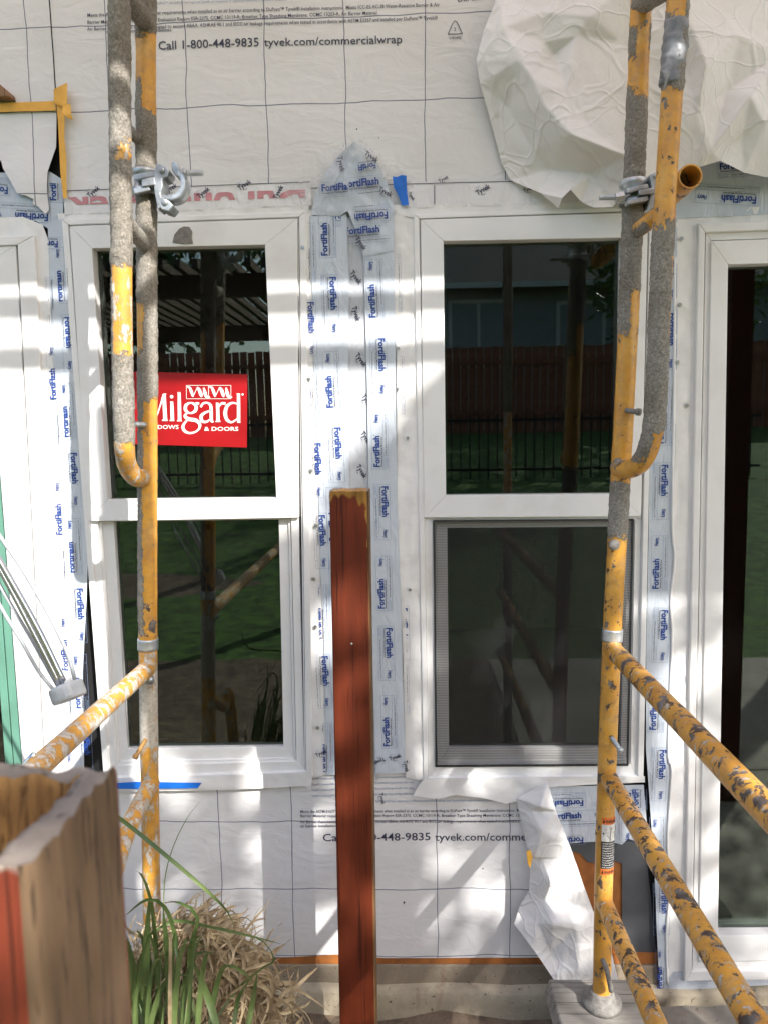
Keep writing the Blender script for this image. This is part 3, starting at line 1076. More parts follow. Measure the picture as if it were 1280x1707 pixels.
YU = -.010
wall_text(wrap_u, YU, 'Call 1-800-448-9835', 264, 83, 432, 77, 15, bold=0.006)
wall_text(wrap_u, YU, 'tyvek.com/commercialwrap', 441, 77, 670, 72, 14, bold=0.006)
t1 = 'Meets the ASTM E1677 Type I Air Barrier requirements when installed as an air barrier according to DuPont\u2122 Tyvek\u00ae Installation instructions.  Meets ICC-ES AC-38 Water-Resistive Barrier & Air'
t2 = 'Barrier Material requirements.  ICC-ES Evaluation Report ESR-2375. CCMC 13119-R, Breather Type Sheathing Membrane. CCMC 13253-R, Air Barrier Material.'
t3 = 'Air Barrier Association of America evaluated to exceed ABAA, ASHRAE 90.1 and IECC air leakage requirements when tested in accordance with ASTM E2357 and installed per DuPont\u2122 Tyvek\u00ae'
t4 = 'air barrier installation guidelines.'
wall_text(wrap_u, YU, t1, 146, 28, 732, 11, 6.2, bold=0.004)
wall_text(wrap_u, YU, t2, 146, 40, 630, 24, 6.2, bold=0.004)
wall_text(wrap_u, YU, t3, 146, 51, 729, 33, 6.2, bold=0.004)
wall_text(wrap_u, YU, t4, 178, 56, 288, 52, 6.2, bold=0.004)
wall_text(wrap_u, YU, 'DuPont\u2122, the DuPont Oval Logo, and Tyvek\u00ae are trademarks or registered trademarks of DuPont or its affiliates.', 262, 8, 480, 1, 4, 2)
wall_text(wrap_u, YU, 'DuPont', 762, 4, 802, 1, 9, bold=0.006)
rec = Print()
rec.stroke([(0.0, .0265), (0.0155, 0.0), (0.0145, -0.003), (-.0145, -.003), (-.0155, 0.0)], 0.0016, 1, closed=True)
rec.text('2', -.0028, .004, .008, 1)
rec.text('HDPE', -.0145, -.0145, .0058, 1, bold=0.004, width=.029)
ra = P(758, 55, YU)
rec.put('recycling_mark', lambda u, v: Vector((ra.x + u, YU + wall_disp(ra.x + u, ra.z + v) - .0016, ra.z + v)), INKS, wrap_u)
YL = -.0065
dl = lambda x, z: wall_disp(x, z) * 0.5
wall_text(wrap_m, YL, 'Call 1-800-448-9835', 538, 1402, 717, 1400, 13, bold=0.006, disp=dl)
wall_text(wrap_m, YL, 'tyvek.com/commercialwrap', 725, 1401, 953, 1400, 13, bold=0.006, disp=dl)
wall_text(wrap_m, YL, t1, 501, 1355, 990, 1352, 5, bold=0.004, disp=dl)
wall_text(wrap_m, YL, t2, 501, 1362, 940, 1361, 5, bold=0.004, disp=dl)
wall_text(wrap_m, YL, t3, 501, 1372, 1010, 1370, 5, bold=0.004, disp=dl)
wall_text(wrap_m, YL, t4, 501, 1379, 590, 1378, 5, bold=0.004, disp=dl)
t5 = 'Tyvek\u00ae CommercialWrap\u00ae is a registered trademark of DuPont for its brand of spunbonded olefin sheet'
for k in range(5):
    wall_text(wrap_m, YL, t5, 520, 1290 + k * 9.5, 690, 1286 + k * 9.5, 3.6, 2, disp=dl)
wall_text(wrap_m, YL, t5 + ' ' + t5, 626, 1337, 860, 1335, 3.8, 2, disp=dl)
# nail hole, staple marks
for (x, y, r) in ((673, 1504, .004), (558, 1572, .0015), (804, 1447, .002), (300, 300, .0015), (595, 216, .002), (632, 230, .0015)):
    c = P(x, y, YL if y > 900 else YU)
    yy = (YL + dl(c.x, c.z) if y > 900 else YU + wall_disp(c.x, c.z)) - .0015
    obj('nail_hole', [Vector((c.x + r * math.cos(k * .785) * random.uniform(.6, 1.3), yy, c.z + r * math.sin(k * .785) * random.uniform(.6, 1.4))) for k in range(8)], [tuple(range(8))], M['ink'], wrap_m if y > 900 else wrap_u)

# ------------------------------------------------------------------ windows and doors
FR = ['head_rail', 'jamb', 'sill_rail', 'jamb']
SA = ['sash_rail', 'sash_stile', 'sash_rail', 'sash_stile']


def pane(name, q, y, parent, t=0.004):
    return slab(name, q, y, y + t, M['glass'], parent, 0)


def screw(px, py, y, parent, r=.0052):
    c = P(px, py, y)
    o = lathe('screw', [(r * .2, 0.003), (r, 0.0028), (r * .95, .0005), (r * .55, -.0012), (r * .25, -.0010)], M['screw'], parent, 12, frame_to(c, (0, -1, 0)))
    return o


def lerpq(qa, qb, t):
    return [(lerp(a[0], b[0], t), lerp(a[1], b[1], t)) for a, b in zip(qa, qb)]


def hung_window(root, outer, frame_in, up_glass, lo_out, lo_glass, meet_top, meet_bot):
    ring(FR, outer, lerpq(outer, frame_in, .8), -.020, .03, M['vinyl'], root, .0022)
    ring(FR, lerpq(outer, frame_in, .83), frame_in, -.013, .03, M['vinyl'], root, .001)
    # upper sash: its foot rail overlaps the lower sash
    so = [frame_in[0], frame_in[1], meet_bot[1], meet_bot[0]]
    names = SA
    ring(names, so, up_glass, -.022, .028, M['vinyl'], root, .0016)
    bead_i = up_glass
    bead_o = [(up_glass[0][0] - 3, up_glass[0][1] - 3), (up_glass[1][0] + 3, up_glass[1][1] - 3), (up_glass[2][0] + 3, up_glass[2][1] + 3), (up_glass[3][0] - 3, up_glass[3][1] + 3)]
    pane('upper_pane', bead_o, .010, root)
    q = [(up_glass[0][0] - 1, up_glass[0][1]), (up_glass[0][0] + 4, up_glass[0][1]), (up_glass[3][0] + 4, up_glass[3][1]), (up_glass[3][0] - 1, up_glass[3][1])]
    slab('glass_edge', q, .0145, .02, M['glassedge'], root, 0)
    # lower sash set back
    c0 = [meet_bot[0], meet_bot[1], frame_in[2], frame_in[3]]
    ring(SA, c0, lerpq(c0, lo_glass, .38), -.010, .03, M['vinyl'], root, .0012)
    ring(SA, lerpq(c0, lo_glass, .40), lerpq(c0, lo_glass, .52), -.004, .03, M['vinyl'], root, .0008)
    ring(SA, lerpq(c0, lo_glass, .53), lo_glass, .002, .034, M['vinyl'], root, .0014)
    g = lo_glass
    pane('lower_pane', [(g[0][0] - 3, g[0][1] - 3), (g[1][0] + 3, g[1][1] - 3), (g[2][0] + 3, g[2][1] + 3), (g[3][0] - 3, g[3][1] + 3)], .018, root)
    q = [(g[0][0] - 1, g[0][1]), (g[0][0] + 4, g[0][1]), (g[3][0] + 4, g[3][1]), (g[3][0] - 1, g[3][1])]
    slab('glass_edge', q, .0225, .028, M['glassedge'], root, 0)


def flange(root, poly, y=-.0135, seed=0.0, name='sealed_flange', cell=.011, amp=.0035):
    def dsp(x, z):
        q = Vector((x * 26 + seed, seed, z * 5))
        r = abs(noise.noise(q)) * amp + abs(noise.noise(Vector((x * 40, seed, z * 21)))) * amp * .6
        r += amp * .5 * noise.noise(Vector((x * 70, seed, z * 50)))
        return -r
    return sheet(name, poly, y, M['sealant'], root, cell, dsp)


lw = empty('hung_window', 'left white hung window with the red sticker on its upper pane', 'window', loc=P(345, 1300))
hung_window(lw, [(103, 366), (510, 352), (521, 1296), (174, 1308)], [(117, 377), (496, 364), (508, 1284), (184, 1294)],
            [(154, 414), (442, 408), (461, 830), (179, 833)], None, [(190, 869), (465, 866), (473, 1245), (213, 1248)], None, [(148, 869), (498, 863)])
flange(lw, [(505, 352), (527, 350), (517, 370), (524, 500), (527, 640), (533, 760), (534, 900), (541, 1060), (546, 1290), (516, 1298), (507, 900)], seed=1.7)
flange(lw, [(96, 356), (300, 349), (515, 342), (515, 356), (100, 372)], -.0145, seed=4.2)
for s in ((505, 413), (515, 632), (527, 876), (526, 1045), (530, 1213), (523, 965), (518, 785)):
    screw(s[0], s[1], -.0185, lw)
slab('mud_splat', [(288, 404), (291, 391), (299, 381), (307, 377), (316, 378), (321, 386), (320, 396), (322, 406), (306, 407)], -.0245, -.0195, M['mudsplat'], lw, .0012)

rw = empty('hung_window', 'right white hung window with an insect screen over its lower half', 'window', loc=P(885, 1305))
hung_window(rw, [(689, 357), (1090, 343), (1072, 1303), (706, 1306)], [(701, 366), (1080, 353), (1060, 1291), (716, 1294)],
            [(739, 402), (1036, 396), (1030, 823), (743, 826)], None, [(745, 880), (1040, 878), (1034, 1246), (748, 1247)], None, [(706, 863), (1068, 861)])
# insect screen in front of the lower sash
so_, si_ = [(722, 867), (1056, 865), (1047, 1277), (725, 1279)], [(725, 870), (1053, 868), (1044, 1274), (728, 1276)]
ring('screen_frame', so_, si_, -.0165, -.0118, M['rubber'], rw, .0006)
slab('insect_screen', si_, -.0150, -.0146, M['screen'], rw, 0)
flange(rw, [(655, 346), (692, 344), (700, 700), (709, 1300), (676, 1296), (672, 1100), (662, 850), (661, 600), (655, 450)], seed=7.1, amp=.0045)
flange(rw, [(655, 342), (960, 334), (1092, 336), (1092, 350), (690, 364), (656, 356)], -.0145, seed=2.9)
for s in ((683, 983), (679, 730), (664, 581), (663, 648)):
    screw(s[0], s[1], -.0185, rw, .004)

rd = empty('glazed_door', 'white framed glazed door at the right edge with dark glass', 'door', loc=P(1420, 1640))
o4 = [(1164, 372), (1720, 350), (1700, 1628), (1140, 1636)]
i4 = [(1213, 441), (1665, 428), (1650, 1556), (1196, 1560)]
ring(FR, o4, lerpq(o4, i4, .22), -.030, .03, M['vinyl_worn'], rd, .003)
ring(FR, lerpq(o4, i4, .24), lerpq(o4, i4, .42), -.020, .03, M['vinyl_worn'], rd, .0015)
ring(SA, lerpq(o4, i4, .43), i4, -.026, .03, M['vinyl_worn'], rd, .002)
pane('glass_pane', [(1209, 437), (1670, 424), (1655, 1560), (1192, 1564)], .008, rd)
flange(rd, [(1122, 352), (1400, 340), (1400, 376), (1172, 382), (1166, 600), (1158, 1000), (1150, 1400), (1143, 1642), (1112, 1640), (1112, 1400), (1114, 1150), (1120, 900), (1124, 600)], -.0165, seed=11.3, amp=.0045)
tube('sealant_bead', [P(1124, 430, -.019), P(1123, 640, -.02), P(1120, 870, -.021), P(1124, 930, -.022), P(1117, 1000, -.02), P(1120, 1060, -.022), P(1116, 1150, -.02), P(1113, 1260, -.021), P(1119, 1285, -.022), P(1112, 1400, -.02), P(1116, 1470, -.022), P(1110, 1560, -.02), P(1112, 1640, -.02)], .0032, M['sealant'], rd, 8, .012)
for s in ((1135, 398), (1132, 508), (1128, 604), (1144, 676)):
    screw(s[0], s[1], -.0215, rd)

ld = empty('glazed_door', 'white framed glazed door with green inner edge at the left margin', 'door', loc=P(-250, 1500))
o4 = [(-640, 410), (58, 392), (104, 1500), (-620, 1520)]
i4 = [(-560, 470), (-26, 440), (50, 1430), (-560, 1440)]
ring(FR, o4, lerpq(o4, i4, .34), -.030, .03, M['vinyl_worn'], ld, .003)
ring(FR, lerpq(o4, i4, .37), i4, -.026, .03, M['vinyl_worn'], ld, .002)
j4 = [(-540, 480), (-52, 450), (20, 1420), (-545, 1430)]
ring(['green_rail', 'green_stile'] * 2, i4, lerpq(i4, j4, .5), -.012, .03, M['green'], ld, .002)
ring(['green_rail', 'green_stile'] * 2, lerpq(i4, j4, .55), j4, -.004, .03, M['green'], ld, .002)
pane('glass_pane', [(-545, 475), (-48, 446), (24, 1424), (-550, 1434)], .010, ld)
flange(ld, [(-300, 366), (40, 362), (72, 375), (82, 400), (88, 560), (100, 800), (118, 1120), (126, 1300), (98, 1320), (80, 900), (60, 398), (-300, 412)], -.0165, seed=5.5, amp=.005)
tube('door_handle', [P(62, 1262, -.03), P(58, 1258, -.075), P(30, 1290, -.08)], .009, M['chrome'], ld, 12, .01)

# ================================================================== FLASHING, TAPES, FILM
def strip(label, polys, mat='flash', y=-.0150, cell=.012, cat='flashing', disp=strip_disp, name='flashing_strip', part='membrane', group=None):
    c = P(*polys[0][0])
    e = empty(name, label, cat, group, loc=(c.x, y, c.z))
    for p in polys:
        sheet(part, p, y, M[mat], e, cell, disp)
    return e


YS = -.0180
gap = strip('grey strip of seam tape between the two middle flashing strips', [[(566, 362), (622, 362), (622, 520), (626, 900), (630, 1300), (560, 1300), (560, 900), (566, 640)]], 'greytape', -.0135, cat='tape', name='seam_tape', part='tape')
for (x, y, a) in ((583, 455, -52), (592, 592, -55), (601, 722, -58), (594, 777, -60), (587, 512, -75), (603, 660, -62)):
    put_tyvek(x, y, a, -.0135, gap, .82)
cl = strip('flashing strip with blue print along the right side of the left window', [[(517, 360), (578, 357), (582, 480), (580, 640), (582, 800), (590, 1290), (545, 1292), (540, 1060), (532, 880), (531, 760), (525, 640), (521, 500)]], y=YS)
for A, B, c in (((547, 430), (545, 330), (None, .108, None, None)), ((549, 458), (553, 558), (None,) * 4), ((556, 683), (551, 586), (None,) * 4), ((557, 709), (562, 804), (None,) * 4),
                ((560, 905), (557, 812), (None,) * 4), ((561, 932), (564, 1022), (None,) * 4)):
    put_label(A, B, YS, cl, clip=c)
for A, B, c in (((531, 855), (536, 948), (None, None, .006, None)), ((537, 1068), (534, 975), (None, None, None, .028)), ((536, 1090), (541, 1180), (None, None, .004, None)), ((543, 1290), (541, 1205), (None, None, None, .028)),
                ((521, 700), (517, 604), (None, None, None, .024)), ((513, 500), (516, 594), (None, None, .022, None)), ((524, 735), (527, 830), (None, None, .014, None)), ((514, 470), (512, 372), (None, None, None, .022))):
    put_label(A, B, YS, cl, clip=c)
cr = strip('flashing strip with blue print along the left side of the right window', [[(606, 420), (657, 418), (659, 560), (660, 700), (663, 850), (668, 1000), (672, 1150), (676, 1288), (626, 1290), (616, 900), (612, 640), (608, 500)]], y=YS - .0006)
for A, B in (((627, 533), (622, 432)), ((630, 560), (632, 660)), ((634, 782), (632, 687)), ((636, 807), (638, 900)), ((641, 1018), (639, 927)), ((643, 1043), (645, 1134)), ((650, 1247), (647, 1159))):
    put_label(A, B, YS - .0006, cr)
for A, B, c in (((657, 520), (654, 425), (None, None, None, .012)), ((668, 1010), (670, 1100), (None, None, .034, None)), ((662, 690), (660, 595), (None, None, None, .012)), ((671, 1190), (669, 1110), (None, None, None, .012))):
    put_label(A, B, YS - .0006, cr, clip=c)
# foot of the middle column: tape marks
for (x, y, a) in ((528, 1262, 25), (640, 1262, -155), (650, 1268, 20), (672, 1268, -80), (632, 1322, -80)):
    put_tyvek(x, y, a, -.0200, gap, .72, disp=lambda a, b: 0.0)

# left strips
YA = -.0185
ls = strip('narrow flashing strip squeezed between the left door and the left window', [[(80, 372), (108, 364), (119, 520), (133, 700), (148, 900), (145, 1000), (139, 1120), (141, 1290), (118, 1292), (112, 1120), (101, 900), (92, 700), (84, 500)]], y=YA)
q0, q1 = (88, 456), (124, 1290)
k = 0
t = 462
while t < 1260:
    f = lambda yy, off: (lerp(86, 123, (yy - 456) / 834) + off, yy)
    A, B = f(t, 3), f(t + 94, 4)
    if k % 2: A, B = (B[0] - 4, B[1]), (A[0] - 4, A[1])
    put_label(A, B, YA, ls, clip=(None, None, None, .0215) if k % 2 == 0 else (None, None, .0215, None))
    A, B = f(t - 50, 19), f(t + 44, 20)
    if k % 2 == 0: A, B = (B[0] - 2, B[1]), (A[0] - 2, A[1])
    put_label(A, B, YA, ls, clip=(None, None, .010, None) if k % 2 else (None, None, None, .034))
    t += 113
    k += 1
# right strips
YR = -.0190
rs = strip('flashing strip with blue print between the right window and the right door', [[(1088, 365), (1128, 358), (1128, 600), (1121, 900), (1116, 1150), (1113, 1400), (1113, 1620), (1290, 1618), (1290, 1642), (1100, 1652), (1096, 1600), (1090, 1450), (1076, 1250), (1076, 1100), (1080, 900), (1084, 600)]], y=YR)
for A, B in (((1114, 518), (1112, 617)), ((1105, 743), (1109, 645)), ((1102, 771), (1100, 866)), ((1097, 985), (1099, 893)), ((1102, 1013), (1098, 1104)), ((1092, 1220), (1096, 1130)), ((1099, 1246), (1095, 1335)), ((1096, 1450), (1095, 1362)), ((1101, 1472), (1102, 1558)), ((1103, 1650), (1102, 1583))):
    put_label(A, B, YR, rs)
for A, B in (((1150, 1632), (1240, 1629)), ((1256, 1631), (1340, 1628))):
    put_label(A, B, YR, rs, clip=(None, None, .006, .040))
put_label((1112, 408), (1114, 500), YR, rs)
# upper left and upper right corners
tl = strip('flashing sheet with upside-down blue print above the left door', [[(-200, 292), (84, 286), (106, 300), (106, 372), (82, 382), (60, 368), (-200, 376)]], y=-.0120)
put_label((85, 357), (-15, 352), -.0120, tl)
put_label((18, 312), (-80, 308), -.0120, tl)
put_label((95, 338), (93, 240), -.0120, tl, clip=(None, .05, None, None))
put_label((101, 402), (10, 398), -.0186, tl, clip=(None, .035, .012, None))
tr_ = strip('flashing sheet with upside-down blue print above the right door', [[(1108, 262), (1420, 240), (1420, 352), (1128, 364), (1112, 364)]], y=-.0195)
put_label((1264, 328), (1158, 322), -.0195, tr_)
put_label((1195, 284), (1288, 276), -.0195, tr_)
put_label((1400, 322), (1290, 318), -.0195, tr_)
put_label((1300, 300), (1420, 296), -.0195, tr_)
lb = strip('flashing sheets with blue print under the right window beside the torn flap', [[(880, 1312), (1072, 1308), (1078, 1380), (1064, 1404), (1046, 1398), (1036, 1408), (1012, 1402), (940, 1406), (890, 1404)]], y=-.0165)
put_label((975, 1333), (882, 1335), -.0165, lb)
put_label((912, 1366), (1008, 1362), -.0165, lb)
put_label((975, 1395), (882, 1397), -.0165, lb, clip=(None, None, .018, None))
put_label((1064, 1350), (1062, 1262), -.0165, lb, clip=(None, .06, None, None))
put_label((1040, 1318), (1041, 1404), -.0165, lb)
put_label((985, 1334), (1052, 1331), -.0165, lb, clip=(None, None, None, .016))

# the folded flashing hood over the middle column
YH = -.0225
hood_c = [(590, 236, -.034), (562, 262, -.022), (540, 292, -.024), (524, 328, -.020), (520, 358, -.019), (566, 360, -.021), (580, 352, -.025), (600, 400, -.021), (606, 428, -.021), (656, 418, -.021),
          (657, 345, -.020), (644, 300, -.022), (628, 268, -.024), (612, 248, -.028), (584, 290, -.030), (586, 322, -.027), (618, 312, -.023), (552, 330, -.024), (600, 275, -.033), (630, 360, -.022)]
hood = empty('flashing_hood', 'peaked flashing piece with blue print where the middle strips meet the wrap', 'flashing', loc=P(590, 430))
facets('membrane', hood_c, M['flash'], hood, 4, list(range(14)), .0022, 22, 3.0, 3)
fl = lambda a, b: 0.0
for A, B, c, yy in (((533, 320), (633, 312), (None, .072, .006, None), -.030), ((570, 314), (676, 303), (.018, .10, .004, None), -.031), ((650, 352), (548, 360), (None, .088, .002, None), -.028), ((572, 392), (676, 384), (.012, .112, None, None), -.0265),
                    ((630, 270), (546, 282), (.008, .06, .014, None), -.036), ((556, 366), (640, 359), (None, .024, None, .03), -.027)):
    put_label(A, B, yy, hood, disp=fl, clip=c)
for (x, y, a, yy) in ((563, 262, -80, -.030), (607, 258, -35, -.033), (630, 318, -28, -.028), (592, 398, -55, -.0265)):
    put_tyvek(x, y, a, yy, hood, .8, disp=fl)

# clear crinkled film around the hood
film = empty('clear_film', 'crinkled clear plastic film pinched around the peaked flashing', 'plastic film', loc=P(590, 340))
facets('film', [(588, 222, -.045), (560, 245, -.028), (520, 262, -.020), (500, 300, -.018), (470, 318, -.017), (505, 350, -.022), (530, 345, -.030), (560, 300, -.036), (584, 262, -.046), (600, 262, -.046), (620, 290, -.036),
                (650, 300, -.026), (664, 330, -.022), (690, 312, -.018), (670, 280, -.020), (640, 258, -.026), (612, 240, -.034)], M['clear'], film, 4, list(range(17)), .0035, 26, 8.0, 3)

# printed seam tapes across the foot of the upper wrap
YT = -.0160
st1 = strip('white seam tape with red and black print above the left window', [[(108, 318), (300, 312), (518, 303), (520, 342), (400, 346), (300, 352), (200, 354), (108, 358)]], 'tapewhite', YT, cat='tape', name='seam_tape', part='tape')
for (x, y, a) in ((150, 330, 38), (277, 324, 30), (333, 332, 38), (400, 318, 30), (462, 333, 60), (214, 338, 40)):
    put_tyvek(x, y, a, YT, st1, .78)


def red_line(body, px, py, px2, py2, h, par, clip):
    a, b = P(px, py, YT), P(px2, py2, YT)
    d = Vector((b.x - a.x, b.z - a.z)); L = d.length; d.normalize(); n = Vector((-d.y, d.x))
    W = glyphs(body, 0.03)[2]
    for i, ch in enumerate(body):
        if ch == ' ': continue
        w0 = W - glyphs(body[i:], 0.03)[2]
        p = Print(); p.text(ch, w0 * L / W, 0, h, 3, bold=0.03, width=glyphs(ch, 0.03)[2] * L / W)
        p = p.clipped(*clip)
        p.put('red_print', lambda u, v: Vector((a.x + d.x * u + n.x * v, YT + strip_disp(a.x + d.x * u + n.x * v, a.z + d.y * u + n.y * v) - .0012, a.z + d.y * u + n.y * v)), INKS, par)


red_line('DuPont Tyvek', 512, 316, 112, 329, .062, st1, (None, None, 0.0, .019))
slab('tape_edge', [(108, 317.5), (518, 302.5), (518, 303.5), (108, 318.5)], YT - .002, YT - .0015, M['ink'], st1, 0)
st2 = strip('white seam tape with black print above the right window', [[(655, 304), (860, 300), (985, 296), (985, 336), (800, 344), (676, 347)]], 'tapewhite', YT, cat='tape', name='seam_tape', part='tape')
for (x, y, a, c) in ((795, 326, 28, 1), (732, 305, 25, .7), (862, 296, 40, .6), (873, 322, 22, .8), (680, 322, -60, .6)):
    put_tyvek(x, y, a, YT, st2, .8 * c)
slab('tape_edge', [(660, 306.5), (985, 298.2), (985, 299.2), (660, 307.5)], YT - .002, YT - .0015, M['ink'], st2, 0)
for (x, y0, y1) in ((724, 309, 340), (1, 0, 0)):
    if x > 1: slab('tape_edge', [(x - .6, y0), (x + .6, y0), (x + .6, y1), (x - .6, y1)], YT - .002, YT - .0015, M['ink'], st2, 0)

# adhesive tapes
ot = empty('orange_tape', 'orange tape pieces crossing at the slit in the wrap, upper left', 'tape', loc=P(100, 250))
YO = -.0300
sheet('tape_length', [(-300, 176), (0, 172), (92, 168), (94, 184), (0, 187), (-300, 190)], YO + .010, M['orange_tape'], ot, .012)
sheet('tape_length', [(93, 160), (109, 166), (108, 230), (111, 260), (112, 330), (106, 331), (101, 285), (99, 240), (97, 200)], YO + .006, M['orange_tape'], ot, .012)
sheet('tape_length', [(90, 149), (112, 137), (113, 170), (110, 178), (90, 172)], YO, M['orange_tape'], ot, .008, lambda x, z: -.004 * noise.noise(Vector((x * 40, 1, z * 40))))
sheet('tape_length', [(106, 172), (118, 174), (119, 184), (122, 200), (113, 197), (105, 188)], YO - .004, M['orange_tape'], ot, .008, lambda x, z: -.006 * noise.noise(Vector((x * 40, 3, z * 40))))
bt = empty('blue_tape', 'short vertical piece of blue tape beside the peaked flashing', 'tape', loc=P(668, 320))
sheet('tape_length', [(654, 294), (661, 295), (669, 292), (677, 293), (678, 318), (681, 342), (670, 343), (663, 325), (656, 312)], -.0235, M['blue_tape'], bt, .008, lambda x, z: -.003 * abs(noise.noise(Vector((x * 30, 1, z * 25)))))
bt2 = empty('blue_tape', 'long flat piece of blue tape under the sill of the left window', 'tape', loc=P(260, 1310))
sheet('tape_length', [(160, 1308), (200, 1305), (230, 1303), (337, 1305), (330, 1314), (240, 1315), (160, 1315)], -.0330, M['blue_tape'], bt2, .012)

# white sill flaps under the windows
sf1 = empty('sill_flashing', 'white folded flashing lip under the sill of the left window', 'flashing', loc=P(345, 1315))
sheet('lip', [(150, 1300), (350, 1296), (520, 1286), (521, 1296), (518, 1318), (508, 1310), (400, 1316), (300, 1318), (150, 1320)], -.024, M['sealant'], sf1, .010, lambda x, z: -.004 * abs(noise.noise(Vector((x * 18, 5, z * 30)))))
sf2 = empty('sill_flashing', 'white curling flashing lip under the sill of the right window', 'flashing', loc=P(790, 1320))
sheet('lip', [(706, 1298), (880, 1296), (1074, 1294), (1074, 1304), (930, 1310), (912, 1312), (860, 1334), (842, 1338), (800, 1328), (760, 1324), (730, 1330), (688, 1326), (698, 1308)], -.024, M['sealant'], sf2, .010, lambda x, z: -.007 * abs(noise.noise(Vector((x * 11, 8, z * 16)))) - .006 * sstep(Z(700, 1305), Z(700, 1335), z))

# ------------------------------------------------------------------ loose crumpled wrap, upper right
cw = empty('crumpled_wrap', 'big crumpled sheet of wrap hanging loose at the upper right', 'house wrap', loc=P(1000, 330))
C = [(838, -120, -.02), (830, -10, -.04), (806, 50, -.05), (793, 102, -.055), (800, 140, -.05), (818, 205, -.035), (836, 274, -.022), (850, 300, -.025), (900, 322, -.045), (930, 347, -.06), (936, 330, -.085), (950, 316, -.075), (968, 336, -.05), (988, 346, -.06), (1020, 345, -.06),
     (1040, 318, -.08), (1090, 322, -.09), (1124, 312, -.09), (1146, 284, -.10), (1200, 268, -.11), (1240, 288, -.10), (1290, 297, -.09), (1420, 290, -.06), (1420, -120, -.03), (1130, -120, -.07)]
n0 = len(C)
CI = [(839, 43, -.095), (864, 100, -.115), (885, 130, -.122), (907, 178, -.125), (946, 221, -.135), (1044, 260, -.115), (926, 88, -.060), (987, 27, -.115), (960, 60, -.095), (905, 70, -.075),
      (848, 180, -.045), (890, 250, -.045), (985, 292, -.052), (918, 282, -.035), (1000, 150, -.105), (1035, 70, -.085), (940, 150, -.105), (985, 215, -.115), (900, 20, -.075), (950, -40, -.07),
      (1085, 130, -.10), (1096, 230, -.105), (1150, 40, -.125), (1176, 110, -.150), (1212, 152, -.105), (1186, 250, -.125), (1230, 60, -.12), (1250, 160, -.15), (1275, 205, -.135), (1235, 235, -.11), (1160, 190, -.13), (1195, 10, -.10), (1300, 90, -.11), (1330, 200, -.10), (1145, 120, -.105)]
cr_ = [(0, 1), (1, 2), (2, 3), (3, 4), (4, 5), (0, 9), (9, 6), (6, 8), (8, 7), (22, 23), (23, 24), (24, 25), (24, 27), (27, 28), (29, 25), (28, 29)]
facets('sheet', C + CI, M['crumple'], cw, 8, list(range(n0)), .0026, 12, 1.0, 2, [(a_ + n0, b_ + n0) for a_, b_ in cr_])

# torn flap lower right
tf = empty('torn_wrap_flap', 'torn white wrap flap hanging folded in front of the grey membrane below the right window', 'house wrap', loc=P(940, 1670))
C = [(860, 1330, -.03), (912, 1304, -.045), (926, 1352, -.065), (950, 1412, -.07), (970, 1470, -.075), (988, 1518, -.08), (1012, 1560, -.09), (1031, 1640, -.10), (1028, 1667, -.10), (1000, 1655, -.11), (957, 1675, -.12), (922, 1633, -.12), (890, 1585, -.10), (856, 1540, -.06), (866, 1510, -.045), (881, 1485, -.05),
     (884, 1430, -.05), (876, 1405, -.035), (866, 1362, -.03)]
CI = [(885, 1352, -.055), (902, 1385, -.085), (890, 1430, -.075), (905, 1500, -.07), (915, 1470, -.085), (920, 1540, -.11), (918, 1590, -.085), (925, 1625, -.105), (900, 1345, -.085), (930, 1430, -.07), (960, 1540, -.11), (965, 1620, -.13), (896, 1540, -.085), (935, 1500, -.08)]
facets('flap', C + CI, M['crumple'], tf, 7, list(range(len(C))), .0022, 11, 5.0, 2)
slab('orange_scrap', [(877, 1421), (884, 1418), (887, 1430), (883, 1448), (879, 1440)], -.085, -.080, M['orange_tape'], tf, .001)

# ================================================================== THE RED STICKER
stk = empty('window_sticker', 'red sticker with white lettering on the upper pane of the left window', 'sticker', loc=P(318, 745, .006))
YK = .0085
slab('sticker_sheet', [(212, 619), (413, 624), (412, 746), (212, 740)], YK - .0004, YK, M['redsign'], stk, 0)
z7 = lambda x, y: (200 + x / 5.565, 600 + y / 5.565)


def sp(u, v):
    a, b = z7(u, -v)
    p = P(a, b, YK - .0012)
    return p


pr = Print()
S = lambda pts, w: pr.stroke([(x, -y) for x, y in pts], w, 4)
R4 = lambda x0, y0, x1, y1: pr.rect(x0, -y1, x1, -y0, 4)
# M i l g a r d, traced stroke by stroke
S([(262, 318), (258, 440), (250, 560)], [16, 18, 20]); R4(228, 552, 284, 566)
S([(262, 318), (300, 420), (338, 545)], [22, 34, 30]); S([(338, 545), (375, 430), (408, 318)], [10, 12, 18])
S([(412, 316), (418, 440), (424, 560)], [30, 34, 36]); R4(394, 553, 446, 566); R4(404, 312, 434, 322)
S([(484, 386), (487, 470), (490, 562)], [26, 32, 32]); R4(464, 555, 508, 567); R4(468, 384, 497, 394)
pr.poly([(483 + 16 * math.cos(k * .52), -(341 + 16 * math.sin(k * .52))) for k in range(12)], 4)
S([(553, 300), (555, 430), (557, 566)], [26, 31, 32]); R4(533, 558, 578, 570); R4(537, 298, 566, 308)
S([(662, 398), (616, 420), (612, 468), (655, 494), (704, 468), (706, 420)], [14, 30, 30, 14, 30, 28], ) if False else pr.stroke([(660, -398), (617, -420), (613, -466), (655, -494), (703, -470), (706, -422)], [14, 30, 30, 14, 30, 30], 4, closed=True)
S([(690, 410), (712, 402), (738, 405)], [10, 18, 22])
S([(630, 488), (606, 520), (640, 548), (705, 560), (742, 592), (738, 636), (700, 668), (645, 678), (600, 655), (588, 618), (606, 582), (636, 552)], [14, 26, 34, 34, 28, 20, 16, 20, 28, 28, 20, 12])
